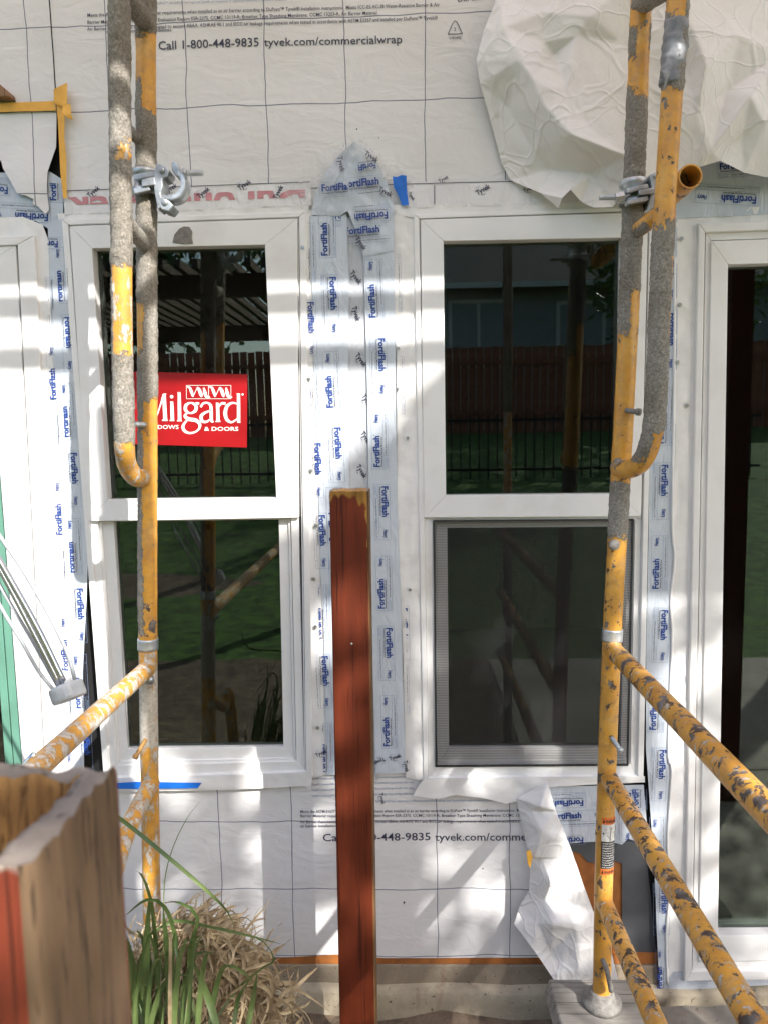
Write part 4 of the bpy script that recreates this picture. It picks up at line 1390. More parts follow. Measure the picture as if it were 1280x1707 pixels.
S([(752, 438), (775, 404), (815, 398), (845, 425), (850, 490), (852, 560), (872, 574)], [20, 20, 16, 28, 30, 30, 12])
S([(848, 470), (795, 488), (758, 520), (765, 565), (805, 574), (850, 540)], [10, 22, 30, 28, 20, 10])
S([(908, 398), (911, 480), (913, 570)], [28, 30, 32]); R4(890, 564, 936, 576); R4(893, 396, 922, 406)
S([(918, 440), (945, 404), (982, 406)], [10, 20, 26])
S([(1103, 312), (1104, 440), (1104, 578)], [28, 30, 30]); R4(1090, 572, 1122, 584); R4(1086, 310, 1117, 320)
S([(1098, 412), (1050, 398), (1000, 425), (980, 490), (995, 552), (1040, 578), (1098, 540)], [10, 18, 28, 34, 30, 18, 10])
pr.poly([(1141 + 10 * math.cos(k * .78), -(320 + 10 * math.sin(k * .78))) for k in range(8)], 4)
# the two small framed waves
t_ = 4
for x0, x1 in ((618, 826), (824, 1034)):
    pr.frame(x0, -362, x1, -234, t_, 4)
for ox in (0, 206):
    S([(625 + ox, 250), (650 + ox, 258), (668 + ox, 300), (682 + ox, 342)], [5, 22, 28, 16])
    S([(682 + ox, 342), (700 + ox, 300), (722 + ox, 255)], [5, 6, 6])
    S([(716 + ox, 256), (740 + ox, 280), (752 + ox, 320), (764 + ox, 344)], [22, 30, 28, 14])
    S([(764 + ox, 344), (776 + ox, 300), (788 + ox, 256)], [5, 6, 6])
    S([(780 + ox, 258), (792 + ox, 300), (804 + ox, 338), (840 + ox, 346)], [14, 28, 28, 6])
pr.text('WINDOWS', 216, -640, 38, 4, bold=0.015, width=332)
pr.text('& DOORS', 784, -657, 38, 4, bold=0.015, width=318)
pr.put('sticker_lettering', sp, INKS, stk)

# ================================================================== SCAFFOLD
def islands(paint, rust=lambda py: .1, white=lambda py: 0.0):
    def fn(px, py, u, q):
        n1 = noise.noise(q * 24); n2 = noise.noise(q * 75)
        pp, uu = py + n1 * 16 + n2 * 7, u + n1 * .22 + n2 * .16
        s = -1.0
        for (a, b, u0, u1) in paint:
            s = max(s, min((pp - a) / 22, (b - pp) / 22, (uu - u0) / .35, (u1 - uu) / .35))
        s = max(-1.0, min(1.0, s))
        return (.5 - .5 * s, rust(py), white(py))
    return fn


def stud(px, py, y, dx, dz, L, parent, mat, r=.0065):
    a = P(px, py, y)
    b = a + Vector((dx, -.5, dz)).normalized() * L
    o = tube('stud', [a, b], r, mat, parent, 10, .006)
    c = b - (b - a).normalized() * .004
    tube('stud_head', [c, c + (b - a).normalized() * .008], r * 1.35, mat, parent, 10, .004)
    return o


def up_to(p, q, z):
    """continue the line from p through q up to height z"""
    d = q - p
    return q + d * ((z - q.z) / d.z)


YLEG, YTUB, YOUT = -.25, -.385, -1.77
DECK = 3.29


def mudpin():
    return M['mudsplat']


lf = empty('scaffold', 'mud-caked scaffold frame standing before the left window', 'scaffold', 'scaffold frames', loc=(-.55, YLEG, 0))
leg = [P(x, y, YLEG) for x, y in ((257, 1720), (252, 1400), (248, 1150), (247, 950), (247, 700), (245, 400), (244, 120))]
leg = [Vector((leg[0].x, YLEG, .03))] + leg + [up_to(leg[-2], leg[-1], DECK)]
w_ll = islands([(58, 184, -.05, 1.3), (58, 134, -1.3, .1), (506, 592, -1.0, -.05), (668, 730, -.05, 1.3), (725, 800, -.25, 1.3), (800, 905, -.30, 1.3), (900, 1064, -.18, 1.3), (1060, 2200, -2, 2)],
               lambda py: .55 if 1005 < py < 1062 else .12, lambda py: 0.0 if py < 1085 else (.80 if 1115 < py < 1245 else .52))
tube('inner_leg', leg, .0212, M['paint'], lf, 28, .0045, w_ll)
tb = [P(x, y, YTUB) for x, y in ((208, 725), (206, 650), (204, 500), (202, 300), (200, 100))]
bend = [P(240, 797, YLEG - .012), P(226, 795, YLEG - .05), P(213, 776, YTUB + .045), P(208.5, 750, YTUB + .008)]
w_l2 = islands([(236, 262, -.25, .95), (452, 596, -.65, 1.3), (742, 900, -2, 2)], lambda py: .25, lambda py: .50)
tube('ladder_tube', bend + tb + [up_to(tb[-2], tb[-1], DECK - .05)], .0205, M['paint'], lf, 28, .0045, w_l2)
w_mud = islands([], lambda py: 0, lambda py: 0)
tube('rung', [P(206, 362, YTUB), P(222, 385, YTUB + .05), P(247, 412, YLEG)], .0150, M['paint'], lf, 20, .004, w_mud)
tube('rung', [P(205, -20, YTUB), P(222, 8, YTUB + .05), P(246, 40, YLEG)], .0185, M['paint'], lf, 20, .004, w_mud)
tube('joint_collar', [P(247.3, 1082, YLEG), P(247.2, 1064, YLEG)], .0236, M['galv'], lf, 24, .004)
w_h = islands([(0, 4000, -3, 3)], lambda py: .16, lambda py: .56)
a = P(249, 1112, YLEG)
tube('cross_tube', [a, Vector((a.x - .012, YOUT, a.z - .006))], .0200, M['paint'], lf, 26, .005, w_h)
a = P(254, 1302, YLEG)
tube('cross_tube', [a, P(228, 1352, -.335), P(208, 1398, -.40), P(192, 1450, -.46), Vector((P(180, 1490, -.52).x, -.52, P(180, 1490, -.52).z)), Vector((a.x - .04, -.75, .02))], .0195, M['paint'], lf, 24, .006, w_h)
stud(232, 232, YLEG - .018, -.5, .25, .022, lf, M['mudsplat'], .012)
stud(244, 708, YLEG - .018, -.55, .04, .03, lf, M['galv'])
stud(244, 1232, YLEG - .018, -.3, -.55, .045, lf, M['rawwood'], .005)
stud(250, 1128, YLEG - .018, .2, -.1, .018, lf, M['galv'], .007)
tube('outer_leg', [Vector((-.585, YOUT, .03)), Vector((-.585, YOUT, DECK))], .0212, M['paint'], lf, 20, .05, w_h)
tube('cross_tube', [Vector((leg[-1].x, YLEG, DECK - .03)), Vector((-.585, YOUT, DECK - .03))], .020, M['paint'], lf, 20, .05, w_h)

rf = empty('scaffold', 'rust-chipped yellow scaffold frame standing before the right window', 'scaffold', 'scaffold frames', loc=(.49, YLEG, 0))
leg = [P(x, y, YLEG) for x, y in ((1002, 1672), (1006, 1450), (1012, 1250), (1020, 1050), (1028, 900), (1036, 750), (1046, 550), (1055, 330), (1062, 150))]
zpad = leg[0].z
leg = leg + [up_to(leg[-2], leg[-1], DECK)]
w_rl = islands([(-20, 40, -2, 2), (40, 160, -.6, .75), (90, 150, -2, 2), (488, 800, -.10, .95), (555, 800, -1.2, 1.2), (893, 2200, -2, 2)],
               lambda py: .30 if py < 200 else (.34 if py < 880 else (.46 if py < 1064 else .42)), lambda py: .30 if 890 < py < 1064 else .12)
tube('inner_leg', leg, .0212, M['paint'], rf, 28, .0045, w_rl)
tb = [P(x, y, YTUB) for x, y in ((1093, 660), (1099, 520), (1107, 350), (1119, 160), (1126, 50))]
bend = [P(1030, 779, YLEG - .008), P(1048, 782, YLEG - .05), P(1070, 768, YLEG - .10), P(1085, 730, YTUB + .008)]
w_r2 = islands([(-40, 22, -1, .3), (80, 92, -1.2, -.3), (150, 362, -2, 2), (355, 385, -1.3, -.1), (425, 560, .72, 1.4), (720, 900, -.2, 1.4), (772, 900, -2, 2)],
               lambda py: .38, lambda py: .14)
tube('ladder_tube', bend + tb + [up_to(tb[-2], tb[-1], DECK - .05)], .0205, M['paint'], rf, 28, .0045, w_r2)
w_mix = islands([(200, 377, -2, 2), (377, 600, .2, 2)], lambda py: .2, lambda py: .2)
tube('rung', [P(1109, 348, YTUB), P(1085, 367, YTUB + .06), P(1057, 388, YLEG)], .0160, M['paint'], rf, 20, .004, w_mix)
tube('rung', [P(1128, -30, YTUB), P(1096, -10, YTUB + .05), P(1066, 8, YLEG)], .0185, M['paint'], rf, 20, .004, w_mix)
tube('joint_collar', [P(1019.2, 1068, YLEG), P(1020.2, 1048, YLEG)], .0236, M['galv'], rf, 24, .004)
w_rust = islands([(0, 4000, -3, 3)], lambda py: .54, lambda py: .38)
for (x, y, ex) in ((1018, 1080, 0), (1011, 1292, .004), (1005, 1502, .006)):
    a = P(x, y, YLEG)
    tube('cross_tube', [a, Vector((a.x + ex, YOUT, a.z + .004))], .0205, M['paint'], rf, 26, .005, w_rust)
stud(1042, 684, YLEG - .02, .6, -.12, .03, rf, M['mudsplat'], .006)
stud(1018, 1228, YLEG - .02, .35, -.55, .035, rf, M['galv'], .0055)
tube('locking_pin', [P(1004, 1600, YLEG - .02), P(1011, 1618, YLEG - .045), P(1018, 1652, YLEG - .04)], .006, M['mudsplat'], rf, 10, .006)
stud(1020, 908, YLEG - .019, .1, .05, .008, rf, M['mudsplat'], .009)
tube('outer_leg', [Vector((.50, YOUT, .03)), Vector((.50, YOUT, DECK))], .0212, M['paint'], rf, 20, .05, w_h)
tube('cross_tube', [Vector((leg[-1].x, YLEG, DECK - .03)), Vector((.50, YOUT, DECK - .03))], .020, M['paint'], rf, 20, .05, w_h)
c0, c1 = P(1002, 1682, YLEG), P(1002, 1655, YLEG)
lathe('base_collar', [(.047, -.004), (.047, .010), (.032, .014), (.030, .030), (.026, .034)], M['mudsplat'], rf, 24, frame_to(Vector((c0.x, YLEG, zpad)), (0, 0, 1)), True)

# warning decal on the right leg


def on_leg(theta, py, lift=.0012):
    ax = lerp(1012, 1006, (py - 1250) / 200.0)
    c = P(ax, py, YLEG)
    nrm = (C_R * math.sin(theta) - C_F * math.cos(theta)); nrm.z = 0; nrm.normalize()
    return c + nrm * (.0212 + lift)


dec = empty('warning_decal', 'worn orange, white and black warning decal on the right scaffold leg', 'decal', loc=P(1010, 1450, YLEG - .02))
T0, T1 = math.radians(-38), math.radians(62)


def patch(name, py0, py1, mat, lift=.0012, t0=T0, t1=T1):
    vs, fs = [], []
    nx, ny = 12, 8
    for j in range(ny + 1):
        for i in range(nx + 1):
            vs.append(on_leg(lerp(t0, t1, i / nx), lerp(py0, py1, j / ny), lift))
    for j in range(ny):
        for i in range(nx):
            q = j * (nx + 1) + i
            fs.append((q, q + nx + 1, q + nx + 2, q + 1))
    return obj(name, vs, fs, mat, dec, smooth=True)


patch('orange_band', 1356, 1367, M['decal_orange'])
patch('white_panel', 1367.2, 1395, M['decal_white'])
patch('black_panel', 1395.2, 1440, M['decal_black'])
patch('orange_band', 1440.2, 1450, M['decal_orange'])
INK2 = [M['decal_black'], M['decal_white']]
wp = Print()
for base in (1364.5, 1448):
    wp.text('WARNING', .22, -base, 6.0, 0, bold=.015, width=.72)
    wp.poly([(.06, -base), (.19, -base), (.125, -base + 6.5)], 0)
# pictogram: leaning frame and falling figure
wp.stroke([(.50, -1394), (.56, -1372)], .035, 0); wp.stroke([(.52, -1375), (.95, -1371)], .9, 0); wp.stroke([(.52, -1382), (.95, -1377)], .5, 0)
wp.stroke([(.60, -1384), (.92, -1394)], .6, 0); wp.stroke([(.92, -1372), (.95, -1394)], .03, 0)
wp.stroke([(.14, -1384), (.26, -1388), (.36, -1393)], 2.2, 0); wp.stroke([(.2, -1392), (.27, -1386), (.42, -1385)], 1.4, 0)
wp.poly([(.12 + .045 * math.cos(k * .78), -1382 + 1.8 * math.sin(k * .78)) for k in range(8)], 0)
lines = ['SEVERE INJURY OR', 'DEATH CAN RESULT', 'FROM IMPROPER USE', 'Inspect all parts', 'Keep frames plumb', 'Use base plates', 'Fasten all braces', 'Use guard rails', 'Tie to structure', 'Follow all codes', 'and instructions']
for k, l in enumerate(lines):
    wp.text(l, .08, -(1399.3 + k * 3.9), 2.3, 1, bold=.01, width=.82 - .12 * (k % 3 == 2))
wp.put('decal_print', lambda u, v: on_leg(lerp(T0, T1, u), -v, .0017), INK2, dec)

# ------------------------------------------------------------------ couplers
RB = [(.0222, -.027), (.030, -.026), (.0312, -.020), (.030, -.013), (.0258, -.011), (.0258, .011), (.030, .013), (.0312, .020), (.030, .026), (.0222, .027)]


def arc_solid(name, c, ax_u, ax_v, r0, r1, a0, a1, depth, mat, parent, n=20):
    """curved bar: circle in plane ax_u, ax_v; depth along their cross product"""
    w = ax_u.cross(ax_v).normalized()
    vs, fs = [], []
    prof = [(r0, -depth / 2), (r1 * .97, -depth / 2), (r1, -depth * .32), (lerp(r0, r1, .62), -depth * .2), (lerp(r0, r1, .62), depth * .2), (r1, depth * .32), (r1 * .97, depth / 2), (r0, depth / 2)]
    m_ = len(prof)
    for i in range(n + 1):
        an = math.radians(lerp(a0, a1, i / n))
        d = ax_u * math.cos(an) + ax_v * math.sin(an)
        for r, h in prof:
            vs.append(c + d * r + w * h)
    for i in range(n):
        for k in range(m_):
            k2 = (k + 1) % m_
            fs.append((i * m_ + k, i * m_ + k2, (i + 1) * m_ + k2, (i + 1) * m_ + k))
    fs.append(tuple(range(m_))[::-1]); fs.append(tuple(n * m_ + k for k in range(m_)))
    bm = bmesh.new()
    bv = [bm.verts.new(v) for v in vs]
    for f in fs: bm.faces.new([bv[i] for i in f])
    bmesh.ops.recalc_face_normals(bm, faces=bm.faces[:])
    bmesh.ops.bevel(bm, geom=[e for e in bm.edges if e.calc_face_angle(0) > .9], offset=.0012, segments=2, affect='EDGES', clamp_overlap=True)
    return bm_obj(name, bm, mat, parent)


def block(name, poly_px, y0, y1, mat, parent, bev=.0022):
    return slab(name, poly_px, y0, y1, mat, parent, bev, 3)


def hexnut(name, a, b, r, mat, parent):
    ln = (b - a).length
    return lathe(name, [(r * .9, 0), (r, ln * .12), (r, ln * .88), (r * .9, ln)], mat, parent, 6, frame_to(a, b - a))


def threaded(name, a, b, r, mat, parent):
    ln = (b - a).length
    prof, h, k = [], 0.0, 0
    while h < ln - .0006:
        prof.append((r * (1.0 if k % 2 else .86), h)); h += .0011; k += 1
    prof.append((r * .8, ln))
    return lathe(name, prof, mat, parent, 14, frame_to(a, b - a))


lc = empty('scaffold_coupler', 'galvanised swivel coupler with one open jaw, clamped on the left scaffold leg', 'coupler', 'scaffold couplers', loc=P(250, 310, YLEG))
cc = P(244.6, 305, YLEG)
lathe('clamp_band', RB, M['galv'], lc, 32, frame_to(cc, P(244, 250, YLEG) - P(245, 350, YLEG)), True)
block('clamp_bar', [(222, 291), (262, 284), (263, 293), (224, 300)], YLEG - .042, YLEG - .024, M['galv'], lc)
block('clamp_bar', [(222, 314), (248, 308), (251, 317), (225, 323)], YLEG - .042, YLEG - .024, M['galv'], lc)
block('swing_bolt', [(236, 299), (258, 294), (259, 308), (237, 311)], YLEG - .046, YLEG - .022, M['galv'], lc)
block('saddle', [(256, 300), (259, 285), (260, 272), (266, 272), (278, 278), (283, 285), (279, 295), (271, 298), (272, 310), (268, 322), (272, 334), (270, 345), (263, 349), (261, 336), (258, 322)], YLEG - .044, YLEG + .002, M['galv'], lc, .003)
jc = P(287, 310, YLEG - .02)
ux, uz = Vector((1, 0, 0)), Vector((0, 0, 1))
arc_solid('open_jaw', jc, ux, uz, .0265, .0365, 62, -118, .046, M['galv'], lc, 24)
block('jaw_lug', [(286, 272), (288, 268), (294, 269), (300, 282), (299, 294), (292, 292), (287, 284)], YLEG - .045, YLEG + .004, M['galv'], lc)
block('hinge_lug', [(262, 337), (270, 328), (282, 334), (289, 342), (281, 352), (270, 349)], YLEG - .045, YLEG + .004, M['galv'], lc)
for (x, y) in ((270.5, 283.5), (275.5, 337)):
    c = P(x, y, YLEG - .0465)
    lathe('rivet', [(.0065, -.003), (.0065, .0012), (.005, .0026), (.002, .003)], M['galv'], lc, 14, frame_to(c, (0, -1, 0)), True)
ny = YLEG - .02
hexnut('nut', P(299, 289.5, ny), P(312, 290.5, ny), .0118, M['galv'], lc)
threaded('bolt', P(297, 289, ny), P(339, 288.5, ny), .0066, M['galv'], lc)

rc = empty('scaffold_coupler', 'galvanised coupler with a long bolt clamped on the right scaffold leg', 'coupler', 'scaffold couplers', loc=P(1056, 322, YLEG))
cc = P(1055.5, 322, YLEG)
lathe('clamp_band', RB, M['galv'], rc, 32, frame_to(cc, P(1062, 150, YLEG) - P(1055, 330, YLEG)), True)
block('clamp_bar', [(1044, 314), (1079, 306), (1081, 313), (1046, 321)], YLEG - .043, YLEG - .022, M['galv'], rc)
block('clamp_bar', [(1044, 334), (1079, 326), (1081, 333), (1046, 341)], YLEG - .043, YLEG - .022, M['galv'], rc)
block('swing_bolt', [(1064, 317), (1092, 312), (1092, 321), (1065, 325)], YLEG - .046, YLEG - .020, M['galv'], rc)
block('saddle', [(1083, 290), (1096, 285), (1100, 300), (1096, 318), (1092, 330), (1090, 345), (1078, 348), (1082, 330), (1086, 312)], YLEG - .036, YLEG + .004, M['galv'], rc, .003)
c = P(1094, 293, YLEG - .037)
lathe('rivet', [(.0065, -.003), (.0065, .0012), (.005, .0026), (.002, .003)], M['galv'], rc, 14, frame_to(c, (0, -1, 0)), True)
hexnut('nut', P(1040, 328, YLEG - .024), P(1025, 331, YLEG - .024), .0115, M['galv'], rc)
threaded('bolt', P(1040, 328.5, YLEG - .024), P(998, 329.5, YLEG - .024), .0058, M['galv'], rc)
# text cast on the clamp
pm = Print(); pm.text('US', 0, 0, .007, 0, bold=.01)
pa = P(1046, 331, YLEG - .0268)
ct = empty('short_tube', 'short open-ended yellow tube held by the coupler on the right scaffold leg', 'tube', loc=P(1120, 320, -.2))
a = P(1150, 294, -.36)
w_s = islands([(0, 4000, -3, 3)], lambda py: .45, lambda py: .1)
tube('tube', [a, Vector((a.x, -.10, a.z))], .0242, M['paint'], ct, 32, .005, w_s, hollow=True)

# duct tape knot on the right ladder tube
dt = empty('duct_tape', 'crumpled grey duct tape wrapped round the upper right scaffold tube', 'tape', loc=P(1120, 140, YTUB))
path = [P(1127, 36, YTUB), P(1124, 70, YTUB), P(1121, 100, YTUB), P(1118, 128, YTUB), P(1116.5, 142, YTUB)]
o = tube('tape_wrap', path, .0225, M['duct'], dt, 28, .004)
for v in o.data.vertices:
    q = (v.co + o.location) * 55
    cxy = Vector((0, 0, 0))
    v.co.x += .0035 * noise.noise(q * 1.3); v.co.y -= .004 * abs(noise.noise(q)); v.co.z += .006 * noise.noise(q * .8 + Vector((5, 5, 5)))
facets('tape_tail', [(1112, 92, YTUB - .024), (1122, 100, YTUB - .03), (1116, 122, YTUB - .03), (1108, 148, YTUB - .026), (1104, 152, YTUB - .03), (1108, 132, YTUB - .034), (1098, 130, YTUB - .028), (1102, 118, YTUB - .036), (1110, 114, YTUB - .03)], M['duct'], dt, 3, list(range(9)), .004, 40, 2.0, 1)
facets('tape_tail', [(1128, 60, YTUB - .02), (1146, 56, YTUB - .012), (1148, 78, YTUB - .008), (1141, 96, YTUB - .014), (1132, 92, YTUB - .024)], M['duct'], dt, 3, list(range(5)), .004, 40, 4.0, 1)

# ================================================================== POSTS, BASE, RODS
def mat_mix_attr(name, base, raw):
    mt = base.copy(); mt.name = name
    nt = mt.node_tree
    bs = nt.nodes['Principled BSDF']
    old = bs.inputs['Base Color'].links[0].from_socket
    at = nd(nt, 'ShaderNodeAttribute', attribute_name='wear')
    sepc = nt.nodes.new('ShaderNodeSeparateColor'); nt.links.new(at.outputs['Color'], sepc.inputs[0])
    f = ramp(nt, sepc.outputs[0], [(.42, 0.0), (.58, 1.0)])
    rawc = ramp(nt, noise_tex(nt, coords(nt, (20, 20, 1.5)), 3, 5, .6), [(.3, tuple(x * .45 for x in raw)), (.6, raw)])
    nt.links.new(mixc(nt, f, old, rawc), bs.inputs['Base Color'])
    return mt


M['redpost_worn'] = mat_mix_attr('red_stained_worn', M['redpost'], (0.30, 0.15, 0.03))
M['redworn2'] = mat_mix_attr('red_worn_near', M['redworn'], (0.33, 0.27, 0.22))


def post(name, label, cnr, ztop, zbot, mats, parent_cat, wearfn, rnd=.004, cell=.008, topf=None, hollow=None):
    """timber post: cnr = four (x, y) corners counter-clockwise seen from above, front pair first"""
    root = empty(name, label, parent_cat, loc=((cnr[0][0] + cnr[2][0]) / 2, (cnr[0][1] + cnr[2][1]) / 2, zbot))
    ring_pts = []
    n = 4
    for i in range(4):
        p0, p, p1 = Vector(cnr[i - 1]), Vector(cnr[i]), Vector(cnr[(i + 1) % 4])
        a = p + (p0 - p).normalized() * rnd; b = p + (p1 - p).normalized() * rnd
        for k in range(4):
            t = k / 3
            ring_pts.append((a * (1 - t) ** 2 + p * 2 * t * (1 - t) + b * t * t, i if k < 2 else i))
        nx = Vector(cnr[(i + 1) % 4])
        c = nx + (p - nx).normalized() * rnd
        m_ = max(2, int((c - b).length / cell))
        for k in range(1, m_):
            ring_pts.append((b.lerp(c, k / m_), i))
    cen = Vector((sum(c[0] for c in cnr) / 4, sum(c[1] for c in cnr) / 4))
    zs_, z = [], ztop - rnd
    stp = cell
    while z > zbot:
        zs_.append(z); stp *= 1.03; z -= stp
    zs_.append(zbot)
    R = len(ring_pts)
    vs, fs, fm, wr = [], [], [], []

    def tz(p):
        return topf(p.x, p.y) if topf else 0.0
    rows = [(ztop - rnd * .0, .988, True), (ztop - rnd * .35, .997, True)] + [(z, 1.0, False) for z in zs_]
    for (z, s, top) in rows:
        for (p, side) in ring_pts:
            q = cen + (p - cen) * s
            tt = sstep(ztop - .05, ztop, z)
            v = Vector((q.x, q.y, z + tz(q) * tt))
            vs.append(v)
            wr.append((wearfn(v, side), 0, 0))
    for j in range(len(rows) - 1):
        for k in range(R):
            k2 = (k + 1) % R
            fs.append((j * R + k, (j + 1) * R + k, (j + 1) * R + k2, j * R + k2))
            fm.append(ring_pts[k][1])
    side_o = obj('post_body', vs, fs, None, root, smooth=True, mats=mats[:4], fmat=fm, wear=wr)
    # top face: flat and weathered, or a rim round a rotten hollow
    tv, tf_, fm_ = [], [], []
    x0, x1, y0, y1 = cnr[0][0], cnr[1][0], cnr[0][1], cnr[2][1]
    L = 8
    if hollow:
        rings = []
        hx0, hx1, hy0, hy1, dep = hollow
        for l in range(5):
            t = l / 4
            rings.append((t, 0.0))
        for l in range(1, 11):
            rings.append((1.0, dep * l / 10))
        for li, (t, dz) in enumerate(rings):
            for (p, side) in ring_pts:
                q = cen + (p - cen) * .988
                h = Vector((min(max(q.x, x0 + hx0), x1 - hx1), min(max(q.y, y0 + hy0), y1 - hy1)))
                fib = .0035 * noise.noise(Vector((q.x * 140, q.y * 140, dz * 8))) + .002 * noise.noise(Vector((q.x * 330, q.y * 330, dz * 20)))
                w = q.lerp(h, t)
                if dz: w = w + (cen - w).normalized() * (fib * 1.6 + dz * .10)
                z = ztop + tz(w) + (.0025 * noise.noise(Vector((w.x * 60, w.y * 60, 1))) * (1 if 0 < li else 0)) - (.003 * t * t if li < 5 else .003 + dz + fib)
                tv.append(Vector((w.x, w.y, z)))
        for l in range(len(rings) - 1):
            for k in range(R):
                k2 = (k + 1) % R
                tf_.append((l * R + k, l * R + k2, (l + 1) * R + k2, (l + 1) * R + k)); fm_.append(1 if l < 4 else 0)
        tf_.append(tuple((len(rings) - 1) * R + k for k in range(R))); fm_.append(0)
    else:
        for l in range(L + 1):
            sc_ = .988 * (1 - l / L)
            for (p, side) in ring_pts:
                q = cen + (p - cen) * sc_
                e = min(1.0, l / 1.5)
                tv.append(Vector((q.x, q.y, ztop + tz(q) + e * .004 * noise.noise(Vector((q.x * 160, q.y * 25, 1))) - .001 * e)))
        for l in range(L):
            for k in range(R):
                k2 = (k + 1) % R
                tf_.append((l * R + k, l * R + k2, (l + 1) * R + k2, (l + 1) * R + k)); fm_.append(1 if l < 1 else 0)
    obj('post_top', tv, tf_, None, root, smooth=bool(hollow), mats=[mats[4], M['greyrim']], fmat=fm_)
    return root


# the tall red post in the middle
yf = -.34
a, b = P(551, 1100, yf).x + .002, P(617, 1100, yf).x - .006
a, b = P(554, 1280, yf).x, P(616.5, 1280, yf).x
zt_ = P(584, 819, yf).z


def wear_mid(v, side):
    px, py = proj(v)
    n1 = noise.noise(Vector((v.x * 90, 0, v.z * 14))); n2 = noise.noise(Vector((v.x * 40, 3, v.z * 30)))
    d = 828 + n1 * 16 + (8 if px > 585 else 0) - py
    if px > 598: d = max(d, (px - 604) * 3 + n2 * 26 + (870 - py) * .25 if py < 915 else -9)
    return max(0.0, min(1.0, .5 + d / 30))


mid = post('timber_post', 'tall red-stained timber post standing between the two windows', [(a, yf), (b, yf), (b, yf + .089), (a, yf + .089)], zt_, .0,
           [M['redpost_worn'], M['postside'], M['redpost'], M['redpost'], M['rawwood']], 'post', wear_mid, .0035, .008, lambda x, y: .003 * noise.noise(Vector((x * 50, y * 50, 0))))
mid.rotation_euler = (0, math.radians(.35), 0)
c = P(581, 1073, yf)
lathe('nail_head', [(.0022, -.002), (.0022, .0008), (.001, .0012)], M['galv'], mid, 10, frame_to(c, (0, -1, 0)))

# the cut-off post close to the camera
yA = -1.95 + .30
A = P(53, 1438, yA)
lo, hi = yA + .02, yA + .30
for _ in range(40):
    md = (lo + hi) / 2
    if P(190, 1277, md).x > A.x: hi = md
    else: lo = md
yB = (lo + hi) / 2
if abs(P(190, 1277, yB).x - A.x) > .01: yB = yA + .1
B = P(190, 1277, yB)
slope = (B.z - A.z) / (yB - yA)
wd = .135


def wear_near(v, side):
    return max(0.0, min(1.0, .5 + (v.z - (A.z - .006) + .010 * noise.noise(v * 60)) * 60))


near = post('timber_post', 'cut-off weathered post with a rough top at the lower left, close to the viewer', [(A.x - wd, yA), (A.x, yA), (A.x, yB), (A.x - wd, yB)], A.z, 0.0,
            [M['redworn2'], M['greywood'], M['redworn'], M['redworn'], M['fibre']], 'post', wear_near, .006, .005,
            lambda x, y: (y - yA) * slope + .006 * noise.noise(Vector((x * 70, y * 70, 2))) + .003 * noise.noise(Vector((x * 200, y * 200, 2))), (.02, .019, .011, .006, .07))

# timber pad and stone block at the foot of the right leg
pad = empty('timber_pad', 'grey weathered timber pad under the foot of the right scaffold leg', 'timber', loc=(P(1002, 1680, YLEG).x, YLEG, 0))
x0, x1 = P(928, 1690, -.33).x, P(1118, 1690, -.33).x
bm = bmesh.new()
for (lo_, hi_) in (((x0, -.335, zpad - .042), (x1, -.165, zpad - .003)), ((x0 + .06, -.33, 0.0), (x1 - .04, -.17, zpad - .0425))):
    t = prism_bm([Vector((lo_[0], lo_[1], lo_[2])), Vector((hi_[0], lo_[1], lo_[2])), Vector((hi_[0], lo_[1], hi_[2])), Vector((lo_[0] + .012, lo_[1], hi_[2]))],
                 [Vector((lo_[0], hi_[1], lo_[2])), Vector((hi_[0], hi_[1], lo_[2])), Vector((hi_[0], hi_[1], hi_[2])), Vector((lo_[0] + .012, hi_[1], hi_[2]))], .006, 3)
    bm_obj('pad_board', t, M['pad'], pad)
bm.free()
blk = empty('stone_block', 'rough grey stone block at the lower right corner', 'stone', loc=(P(1200, 1690, -.36).x, -.3, 0))
bx0, bx1, bz = P(1120, 1700, -.40).x, P(1420, 1700, -.40).x, P(1200, 1672, -.16).z
bm = prism_bm([Vector((bx0, -.40, 0)), Vector((bx1, -.40, 0)), Vector((bx1, -.40, bz)), Vector((bx0 + .01, -.40, bz - .006))], [Vector((bx0 - .004, -.16, 0)), Vector((bx1, -.16, 0)), Vector((bx1, -.16, bz)), Vector((bx0, -.16, bz))], .014, 3)
bmesh.ops.subdivide_edges(bm, edges=bm.edges[:], cuts=6, use_grid_fill=True)
for v in bm.verts:
    v.co += Vector((noise.noise(v.co * 22), noise.noise(v.co * 22 + Vector((7, 0, 0))), noise.noise(v.co * 22 + Vector((0, 7, 0))))) * .006
bm_obj('block_body', bm, M['block'], blk, True)

